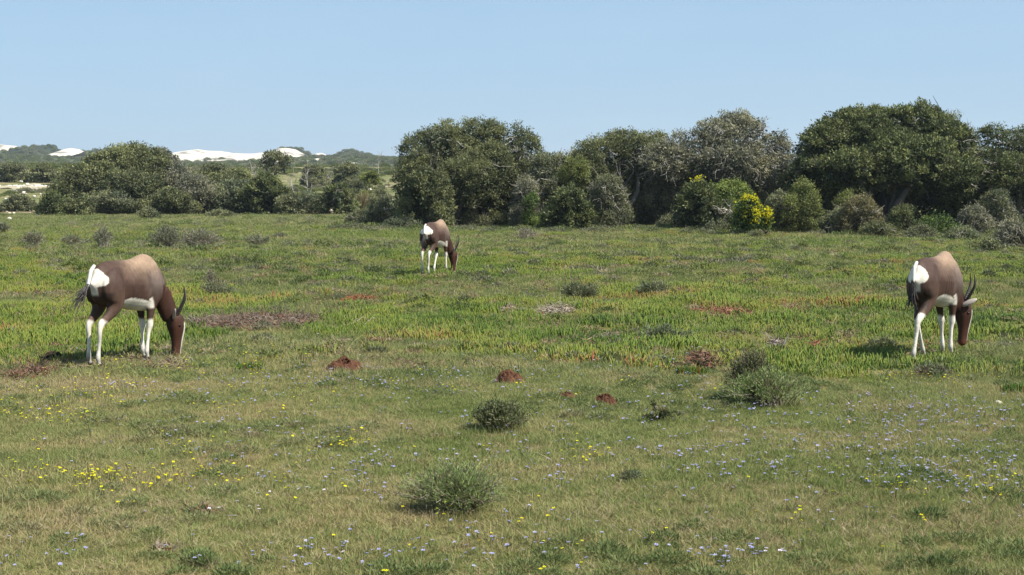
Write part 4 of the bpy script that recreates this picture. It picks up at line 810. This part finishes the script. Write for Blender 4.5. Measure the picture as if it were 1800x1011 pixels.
    # tail: white root, long black tuft
    tl = MB(); o_ = tail_out
    pts = np.array([(-.405, 0, .868), (-.445, 0, .83), (-.462, 0, .78), (-.468 - .01 * o_, 0, .725), (-.478 - .03 * o_, .005 * o_, .675), (-.49 - .05 * o_, .01 * o_, .64)])
    tl.tube(pts, [.014, .017, .016, .014, .011, .008], (.60, .57, .52), 8); tl.c[-1] = np.where(np.repeat(pts[:, 2], 8)[:, None] < .71, np.array([[.02, .014, .011]]), tl.c[-1]); tail = tl.build('tail', M_coat, root, smooth=True)
    tf = MB()
    for k in range(46):
        u_ = rng.uniform(0, 1); p = pts[3] * u_ + pts[5] * (1 - u_) + rng.normal(size=3) * .006; d = np.array([-.12 - .75 * o_ + rng.normal() * .09, rng.normal() * .06, -1 + .1 * o_])
        w = wander(p, d, rng.uniform(.12, .26), 6, .10, -.03 * o_); tf.tube(w, np.array([.005, .007, .006, .0045, .003, .002, .001]), (.014, .010, .008), 4)
    tf.build('tail_tuft', M_horn, tail)
    return root
A1 = antelope(225, 638.5, R(63), 'left antelope grazing in profile, its tail swung out behind it', fr=(-.12, -.02), hd=(-.12, -.06), neck_yaw=R(-20), head_yaw=R(-30), head_dx=-.045, head_dz=-.025, tail_out=1.0, scale=1.03)
A2 = antelope(1641, 631, R(53), 'right antelope grazing turned half away, one ear standing out to the right', fr=(-.05, .07), hd=(-.22, .26), stance=.6, neck_yaw=R(-8), head_yaw=R(-46), head_dx=-.06, head_dz=.06, tail_out=0.0, scale=1.06, ear_dir=[(.80, -.30, .42), (-.3, .7, .0)])
A3 = antelope(766, 481, R(68), 'small middle antelope grazing farthest away, in front of the thicket', fr=(.03, -.26), hd=(-.12, -.06), stance=.95, neck_yaw=R(-14), head_yaw=R(-40), head_dx=-.01, head_dz=-.04, tail_out=.15, scale=1.01)
# ------------------------------------------------------------------ small things on the ground
def mound(px, py, w, h, label, seed=0, c=(.075, .036, .022), name='earth_mound', cat='earth mound', group='reddish earth mounds on the lawn', lumps=10):
    g = G(px, py); s = g[1] / F; rx = w * s / 2; hh = h * s * 1.05; ry = rx * .8; n = 64; u = np.linspace(-1.25, 1.25, n); X, Y = np.meshgrid(u, u)
    r = np.sqrt(X ** 2 + Y ** 2); a = (fbm(X * 1.6 + seed, Y * 1.6, 3 + seed, 4) - .5)
    Z = np.clip(1 - (r * (1 + a * .9)) ** 2, 0, 1) ** .5 * hh * (.72 + a * 1.3)
    b = fbm(X * 5 + seed, Y * 5, 9 + seed, 4); Z = Z + (b - .42) * hh * .65 * sstep(r, 1.2, .7); Z = Z + (fbm(X * 14, Y * 14, 19 + seed, 2) - .5) * hh * .22 * sstep(r, 1.1, .8)
    Z = np.where(r > 1.15, -.02, Z - .004); V = np.stack([X * rx, Y * ry, Z], -1).reshape(-1, 3)
    i = np.arange(n - 1)[:, None] * n; j = np.arange(n - 1)[None]; f = np.stack([i + j, i + j + 1, i + n + j + 1, i + n + j], -1).reshape(-1, 4)
    mb = MB(); mb.add(V, f4=f, c=np.array(c) * (.6 + .9 * b.reshape(-1, 1)))
    for k in range(lumps):                              # loose clods
        a_ = rng.uniform(0, 6.28); q = rng.uniform(.1, 1.15); p = np.array([rx * q * math.cos(a_), ry * q * math.sin(a_), hh * max(0, 1 - q * q) * .85 + .004]); rr = rng.uniform(.006, .016)
        D_ = np.array([[1, 0, 0], [-1, 0, 0], [0, 1, 0], [0, -1, 0], [0, 0, 1], [0, 0, -1]]) * rr * rng.uniform(.7, 1.3, (6, 1))
        mb.add(p + D_, f3=[[0, 2, 4], [2, 1, 4], [1, 3, 4], [3, 0, 4], [2, 0, 5], [1, 2, 5], [3, 1, 5], [0, 3, 5]], c=np.array(c) * rng.uniform(.7, 1.4))
    o = mb.build(name, M_soil, loc=tuple(g)); tag(o, label, cat, group); return o
mound(606, 652, 66, 24, 'largest reddish brown earth mound, right of the left antelope', 1, lumps=26)
mound(896, 672, 52, 22, 'peaked reddish earth mound in the middle of the lawn edge', 2, lumps=20)
mound(1064, 712, 46, 20, 'rounded reddish earth mound, rightmost of the full sized mounds', 3, lumps=20)
mound(996, 699, 34, 9, 'flat smear of reddish earth between the peaked and the rounded mound', 4, lumps=8)
mound(1160, 722, 28, 10, 'small crumbly earth patch behind the dark wilted weed', 5, lumps=6, c=(.13, .075, .045))
mound(92, 634, 52, 16, 'dark mound of dung and soil behind the left antelope', 6, c=(.030, .022, .016), name='dung_mound', cat='dung mound', group=None, lumps=30)
# stones
def stone(px, py, w, h, label, c=(.55, .50, .42), seed=0, group=None, D=None):
    if D: p = W(px, py, D); g = np.array([p[0], D, float(H(p[0], D))])
    else: g = G(px, py)
    s = g[1] / F; bm = bmesh.new(); bmesh.ops.create_icosphere(bm, subdivisions=2, radius=1)
    for v in bm.verts:
        d = v.co.normalized(); k = .75 + .5 * float(noise(d.x * 2.1 + seed * 3.3 + 9, d.y * 2.1 + d.z * 1.7, seed)); v.co = Vector((d.x * k * w * s / 2, d.y * k * w * s * .4, d.z * k * h * s * .55 + h * s * .30))
    me = bpy.data.meshes.new('stone'); bm.to_mesh(me); bm.free(); me.materials.append(M_rock)
    a = me.color_attributes.new('Col', 'FLOAT_COLOR', 'POINT'); a.data.foreach_set('color', np.tile([*c, 1.], len(me.vertices)).astype(np.float32))
    o = bpy.data.objects.new('stone', me); COL.objects.link(o); o.location = g; tag(o, label, 'stone', group); return o
stone(1755, 711, 14, 8, 'pale stone in the lawn at the right edge', seed=1)
stone(1155, 467, 9, 4, 'small white stone in the meadow right of the middle antelope', seed=2)
stone(585, 485, 7, 4, 'small white stone left of the middle antelope', seed=3)
stone(1491, 746, 8, 8, 'small tan stone beside a bent stalk, lower right', seed=4, c=(.40, .28, .17))
stone(118, 404, 5, 3, 'tiny white stone far left on the meadow', seed=5)
protos = [stone(300, 374, 9, 5, 'pale limestone lump on the bare strip or slope behind the meadow', seed=10 + k, group='limestone lumps scattered over the far slope') for k in range(4)]
def place(o, px, py, sc_):
    g = G(px, py); o.location = g; q = .85 * sc_ * g[1] / 90; o.location.z += .04 * q; o.scale = (q, q, q); o.rotation_euler = (0, 0, rng.uniform(0, 6))
spots = [(298, 373, 1.0), (303, 372, .8), (311, 374, .7), (340, 369, .8), (358, 370, 1.0), (275, 372, .6), (430, 366, .5), (455, 368, .5), (690, 393, .7)]
for k in range(130):
    a = rng.uniform(0, 1)
    if a < .72: spots.append((rng.uniform(-20, 108), 300 + 62 * rng.uniform(0, 1) ** 1.1, rng.uniform(.4, 1.25)))
    else: spots.append((rng.uniform(545, 700), rng.uniform(300, 352), rng.uniform(.3, .8)))
for k, (a, b, c) in enumerate(spots):
    o = protos[k] if k < 4 else protos[k % 4].copy()
    if k >= 4: COL.objects.link(o)
    place(o, a, b, c)
# bare sand scars on the left slope
for k, (a, b, w, d) in enumerate([(45, 306, 110, 3), (15, 322, 70, 3), (75, 330, 50, 2.5), (15, 343, 50, 2), (300, 373, 420, 4.0), (560, 374, 240, 3.5), (90, 316, 50, 2.5), (20, 374, 120, 3), (30, 312, 60, 2), (60, 349, 40, 1.5), (480, 309, 60, 2), (565, 310, 50, 2)]):
    g = G(a, b); s = g[1] / F; n = 40; u = np.linspace(-1, 1, n); X, Y = np.meshgrid(u, u); r = np.sqrt(X ** 2 + Y ** 2) * (1 + (fbm(X * 2 + k * 7, Y * 2, k + 3, 4) - .5) * 1.6)
    wx = g[0] + X * w * s / 2; wy = g[1] + Y * d; Z = H(wx, wy) + (.22 if k not in (4, 5, 7) else .05) * np.clip(1 - r, -.3, 1) - .01
    i = np.arange(n - 1)[:, None] * n; j = np.arange(n - 1)[None]; f = np.stack([i + j, i + j + 1, i + n + j + 1, i + n + j], -1).reshape(-1, 4)
    cc = np.array([.33, .29, .21]) if k not in (4, 5, 7) else np.array([.20, .16, .10])
    tag(mesh_np('sand_patch', np.stack([wx, wy, Z], -1).reshape(-1, 3), f, cc * (.7 + .6 * fbm(wx * 1.5, wy * 1.5, 4).reshape(-1, 1)), M_soil, True), kind='structure')
# dry litter patches with twigs
def litter(px, py, w, dpx, label, n=260, c=(.20, .15, .11), twl=.16, r=.003, tall=.05, name='dry_stem_patch', cat='dry stems', arcs=4, group='patches of dead stems in the meadow', pieces=900):
    g = G(px, py); s = g[1] / F; rx = w * s / 2; ry = abs(G(px, py - dpx / 2)[1] - G(px, py + dpx / 2)[1]) / 2; mb = MB()
    def pt():
        a = rng.uniform(0, 6.28); q = math.sqrt(rng.uniform(0, 1)); x_, y_ = rx * q * math.cos(a), ry * q * math.sin(a)
        return np.array([x_, y_, float(H(g[0] + x_, g[1] + y_)) - g[2] + rng.uniform(0, tall) * (1 - q * .5)])
    for k in range(n):
        mb.tube(wander(pt(), rdir(1)[0] * [1, 1, .35], twl * rng.uniform(.4, 1.2), 5, .35), np.linspace(r, r * .5, 6), np.array(c) * rng.uniform(.45, 1.7), 4)
    P = np.array([pt() for k in range(pieces)]); ax = unit(rdir(pieces) * [1, 1, .4]); col = np.array(c) * rng.uniform(.4, 1.5, (pieces, 1)); col[rng.uniform(0, 1, pieces) < .2] = (.17, .06, .03)
    mb.leaves(P, ax, unit(np.cross(ax, rdir(pieces))), .05, .014, col)
    for k in range(arcs):                               # bleached arching sticks
        p = pt(); p[2] += .01; a = rng.uniform(-.5, .5); L_ = rng.uniform(.08, .16); t = np.linspace(0, 1, 8)[:, None]
        mb.tube(p + np.array([L_ * math.cos(a), L_ * math.sin(a), 0]) * t + np.array([0, 0, .05]) * np.sin(t * math.pi) + rng.normal(size=(8, 3)) * .004 + np.array([0, 0, .02]), np.linspace(.0042, .0025, 8), (.30, .26, .21), 5)
    o = mb.build(name, M_twig, loc=tuple(g)); tag(o, label, cat, group); return o
litter(440, 566, 250, 26, 'widest patch of dead brown stems, right of the left antelope head', 1300, c=(.135, .100, .078), arcs=9, pieces=2600, tall=.07, twl=.2)
litter(230, 570, 110, 12, 'thin strip of dead litter seen under the belly of the left antelope', 120, pieces=900, arcs=0, tall=.03)
litter(978, 551, 66, 12, 'tangle of bleached grey stems in the centre of the meadow', 170, c=(.27, .23, .18), tall=.12, arcs=3, pieces=500)
litter(898, 549, 36, 10, 'small tangle of dead stems left of the bleached tangle', 60, c=(.25, .20, .16), tall=.10, arcs=1, pieces=200)
litter(1268, 549, 112, 10, 'long reddish strip of dead leaves, right of centre', 160, c=(.20, .10, .06), pieces=1300, arcs=1, tall=.05)
litter(1402, 548, 60, 10, 'brown litter strip between the reddish strip and the right antelope', 120, c=(.20, .12, .08), pieces=600, arcs=1, tall=.06)
litter(56, 660, 84, 18, 'reddish tangle of dead leaves at the lower left, below the dung mound', 260, c=(.14, .085, .06), pieces=700, arcs=0, tall=.06)
litter(286, 645, 80, 14, 'heap of dry stems at the feet and muzzle of the left antelope', 160, c=(.22, .17, .11), pieces=400, arcs=1, tall=.05)
litter(1237, 642, 44, 24, 'curled reddish brown dead plant in the carpet edge, right of centre', 130, c=(.13, .075, .05), pieces=500, arcs=1, tall=.13)
litter(1437, 612, 18, 10, 'little reddish dead clump left of the right antelope hind hooves', 40, c=(.22, .09, .06), pieces=140, arcs=0, tall=.07)
litter(1622, 612, 30, 8, 'dark dead clump between the hind hooves of the right antelope', 60, c=(.10, .06, .05), pieces=200, arcs=0, tall=.04)
litter(630, 528, 60, 8, 'reddish withered strip in the carpet left of the middle antelope', 60, c=(.26, .09, .05), pieces=700, arcs=0, tall=.06)
litter(355, 898, 60, 14, 'dry leaf and stick lying in the lawn, lower left', 30, c=(.20, .14, .11), pieces=90, arcs=0, tall=.015, twl=.06, r=.002)
litter(290, 965, 44, 14, 'pale dead leaf heap near the bottom left', 40, c=(.24, .19, .14), pieces=110, arcs=0, tall=.015, twl=.06, r=.002)
litter(1365, 608, 22, 10, 'grey dead tuft in the carpet above the large right bush', 50, c=(.24, .20, .20), pieces=160, arcs=0, tall=.06)
litter(640, 572, 60, 8, 'bleached curved sticks right of the widest dead patch', 8, c=(.30, .25, .2), pieces=60, arcs=3, tall=.03)
# dark wilted weed
g = G(1155, 742); root = empty('wilted_weed', tuple(g)); tag(root, 'dark wilted weed with drooping arms on the lawn right of the mounds', 'weed')
mb = MB(); lf = MB()
for k, (dx, dy, dz) in enumerate([(-.10, .02, .02), (.16, .0, .05), (.10, .08, .03), (-.03, 0, .13), (-.06, -.06, .01), (.06, -.04, .07)]):
    t = np.linspace(0, 1, 10)[:, None]; p = np.array([dx, dy, dz]) * t + np.array([0, 0, .035]) * np.sin(t * 3.14); mb.tube(p, np.linspace(.004, .002, 10), (.07, .05, .03), 4)
    q = p[rng.integers(2, 10, 130)] + rng.normal(size=(130, 3)) * .008; q[:, 2] = np.maximum(q[:, 2], .003); ax = rdir(130); lf.leaves(q, ax, unit(np.cross(ax, rdir(130))), .018, .006, np.array([.035, .045, .02]) * rng.uniform(.6, 1.4, (130, 1)))
mb.build('stems', M_twig, root); lf.build('leaves', M_leaf, root)
# long bent reeds lower right
for k, (a, b, dx, h_, lab) in enumerate([(1738, 893, .13, .10, 'dark bent reed at the lower right edge, the longer one'), (1665, 815, .09, .06, 'dark bent reed above the longer reed at the lower right'), (1483, 752, .06, .06, 'bent straw stalk beside the small tan stone'), (160, 770, -.05, .13, 'dark curved reed at the left, above the yellow flowers')]):
    g = G(a, b); t = np.linspace(0, 1, 12)[:, None]; mb = MB(); mb.tube(np.array([dx, .02, 0]) * t + np.array([0, 0, h_]) * np.sin(t * 2.0), np.linspace(.0035, .0012, 12), (.055, .06, .03) if k != 2 else (.2, .17, .08), 5)
    tag(mb.build('bent_reed', M_twig, loc=tuple(g)), lab, 'reed', 'bent reeds in the lawn')
# bright leaf clump at the right edge and one left of centre
for a, b, n_, lab in [(1790, 692, 26, 'bright green fleshy clump on the lawn at the right edge'), (1375, 0, 0, ''), (1215, 660, 16, 'green fleshy clump in front of the curled dead plant'), (440, 652, 12, 'green fleshy clump right of the left antelope muzzle')]:
    if not n_: continue
    g = G(a, b); mb = MB()
    for k in range(n_ * 9):
        p = np.array([rng.uniform(-1, 1) * .12, rng.uniform(-1, 1) * .06, 0]); d = unit(np.array([rng.normal() * .3, rng.normal() * .3, 1])); L_ = rng.uniform(.05, .09); t = np.linspace(0, 1, 4)[:, None]
        mb.tube(p + d * t * L_, [.006, .007, .005, .0008], np.array([.07, .13, .02]) * rng.uniform(.6, 1.5) if rng.uniform() > .1 else (.25, .09, .03), 3)
    tag(mb.build('fleshy_clump', M_leaf, loc=tuple(g)), lab, 'ground cover plant', 'separate fleshy clumps on the lawn')
# flowers
def flower_mesh(c, r, stem, petals, cc, name, domed=0):
    mb = MB(); mb.tube([(0, 0, 0), (.004, 0, stem * .5), (0, 0, stem)], [.0012, .0011, .001], (.06, .09, .02), 3)
    a = np.arange(petals) * 2 * math.pi / petals + rng.uniform(0, 1); ax = unit(np.stack([np.cos(a), np.sin(a), np.full(petals, .35)], 1)); b = unit(np.stack([-np.sin(a), np.cos(a), np.zeros(petals)], 1))
    mb.leaves(np.tile([0, 0, stem], (petals, 1)), ax, b, r, r * .75, c); ax2 = unit(ax * [1, 1, 0] + [0, 0, 1.0]); mb.leaves(np.tile([0, 0, stem], (petals, 1)), ax2, b, r * .6, r * .5, c)
    mb.leaves(np.tile([0, 0, stem + .001], (3, 1)), unit(rdir(3) + [0, 0, 1]), rdir(3), r * .35, r * .3, cc)
    return mb.build(name, M_petal, link=False)
def zones(lst, n):
    """ground spots drawn round zones (px, py, spread_x, spread_y, weight)"""
    w = np.array([l[4] for l in lst], float); k = rng.choice(len(lst), n, p=w / w.sum()); P = []
    for i in k:
        a = lst[i]; q = G(a[0] + rng.normal() * a[2], min(max(a[1] + rng.normal() * a[3], 400), 1030)); P.append(q)
    return np.array(P)
def clustered(P, k, spread):
    i = rng.integers(0, len(P), int(len(P) * k)); Q = P[i] + np.stack([rng.normal(size=len(i)) * spread, rng.normal(size=len(i)) * spread, np.zeros(len(i))], 1); A = np.vstack([P, Q]); A[:, 2] = H(A[:, 0], A[:, 1]); return A
BL = [(700, 668, 150, 14, 3), (950, 700, 200, 30, 3), (420, 680, 120, 20, 2), (1050, 650, 150, 15, 1.2), (1300, 720, 150, 22, 2.2), (1600, 770, 160, 35, 6), (1680, 725, 80, 15, 2.5), (1650, 840, 120, 18, 3.5), (1300, 810, 120, 25, 2.5), (1000, 810, 150, 35, 2.2), (450, 790, 200, 45, 3), (250, 700, 150, 25, 1.5), (640, 850, 80, 22, 1), (880, 960, 120, 26, 1.2), (600, 990, 120, 14, .6), (1270, 985, 60, 14, .8), (80, 985, 60, 25, .4), (1480, 890, 200, 30, .5), (330, 615, 120, 12, .8), (1150, 640, 180, 12, .8)]
YL = [(120, 690, 110, 28, 3), (60, 735, 50, 12, 2), (160, 845, 70, 12, 1.3), (300, 850, 120, 14, 1.4), (300, 650, 120, 10, 1.6), (450, 680, 150, 25, 1.2), (330, 800, 200, 40, 1.2), (620, 790, 20, 5, .5), (1600, 672, 60, 5, 1), (1030, 810, 30, 14, .6), (1650, 860, 110, 25, .7), (1000, 680, 200, 25, .8), (450, 625, 80, 10, .8), (700, 940, 250, 50, .6), (1250, 930, 250, 50, .4), (880, 520, 200, 10, 2), (1400, 470, 200, 12, 3), (600, 520, 150, 14, 1.2), (1450, 520, 150, 20, 1)]
def flowers(L, n, kcl, protos, stuff_name, label_one, label_stuff, cat, group, cap=290):
    A = clustered(zones(L, n), kcl, .035); A = A[np.argsort(A[:, 1])]
    for k, p in enumerate(A[:cap]):
        o = protos[k % len(protos)].copy(); COL.objects.link(o); o.location = p; o.rotation_euler = (rng.normal() * .2, rng.normal() * .2 , rng.uniform(0, 6)); s_ = rng.uniform(.7, 1.2); o.scale = (s_,) * 3; tag(o, label_one, cat, group)
    B = A[cap:]
    if len(B): scatter(stuff_name, B, [p.copy() for p in protos], rng.uniform(.7, 1.25, len(B)), label_stuff, cat, tilt=.2)
blue = [flower_mesh(c, .0102, h_, 6, (.75, .72, .6), 'blue_flower') for c, h_ in [((.38, .38, .60), .04), ((.44, .43, .60), .055), ((.33, .35, .60), .03)]]
yel = [flower_mesh(c, .0095, h_, 6, (.55, .40, .01), 'yellow_flower') for c, h_ in [((.78, .68, .01), .04), ((.70, .68, .02), .06)]]
whi = [flower_mesh((.72, .66, .74), .012, .025, 7, (.6, .55, .45), 'white_flower')]
flowers(BL, 1400, .55, blue, 'blue_flower_field', 'tiny pale blue meadow flower in the foreground grass', 'tiny pale blue flowers thickly sprinkled over the lawn farther back', 'flower', 'pale blue meadow flowers')
flowers(YL, 800, .6, yel, 'yellow_flower_field', 'tiny yellow meadow flower in the foreground grass', 'tiny yellow flowers sprinkled through the meadow farther back', 'flower', 'yellow meadow flowers')
flowers([(250, 920, 60, 20, 2), (410, 905, 30, 10, 2), (540, 860, 60, 20, 2), (590, 970, 60, 12, .8), (1340, 975, 14, 4, 1)], 16, .8, whi, 'white_flower_field', 'tiny white to pale pink flower in the trodden foreground grass', '', 'flower', 'small white meadow flowers')

# ------------------------------------------------------------------ haze
def haze():
    bm = bmesh.new(); bmesh.ops.create_cube(bm, size=1); me = bpy.data.meshes.new('haze'); bm.to_mesh(me); bm.free()
    m = bpy.data.materials.new('haze'); m.use_nodes = True; N = m.node_tree.nodes; N.clear(); o_ = N.new('ShaderNodeOutputMaterial'); v = N.new('ShaderNodeVolumePrincipled')
    v.inputs['Color'].default_value = (.78, .88, 1.0, 1); v.inputs['Density'].default_value = .00020; v.inputs['Anisotropy'].default_value = .2
    m.node_tree.links.new(v.outputs[0], o_.inputs['Volume']); me.materials.append(m)
    o = bpy.data.objects.new('haze', me); COL.objects.link(o); o.location = (0, 2950, 40); o.scale = (17000, 6200, 100); tag(o, 'thin coastal haze over the meadow and the dunes', 'haze', kind='stuff')
haze()
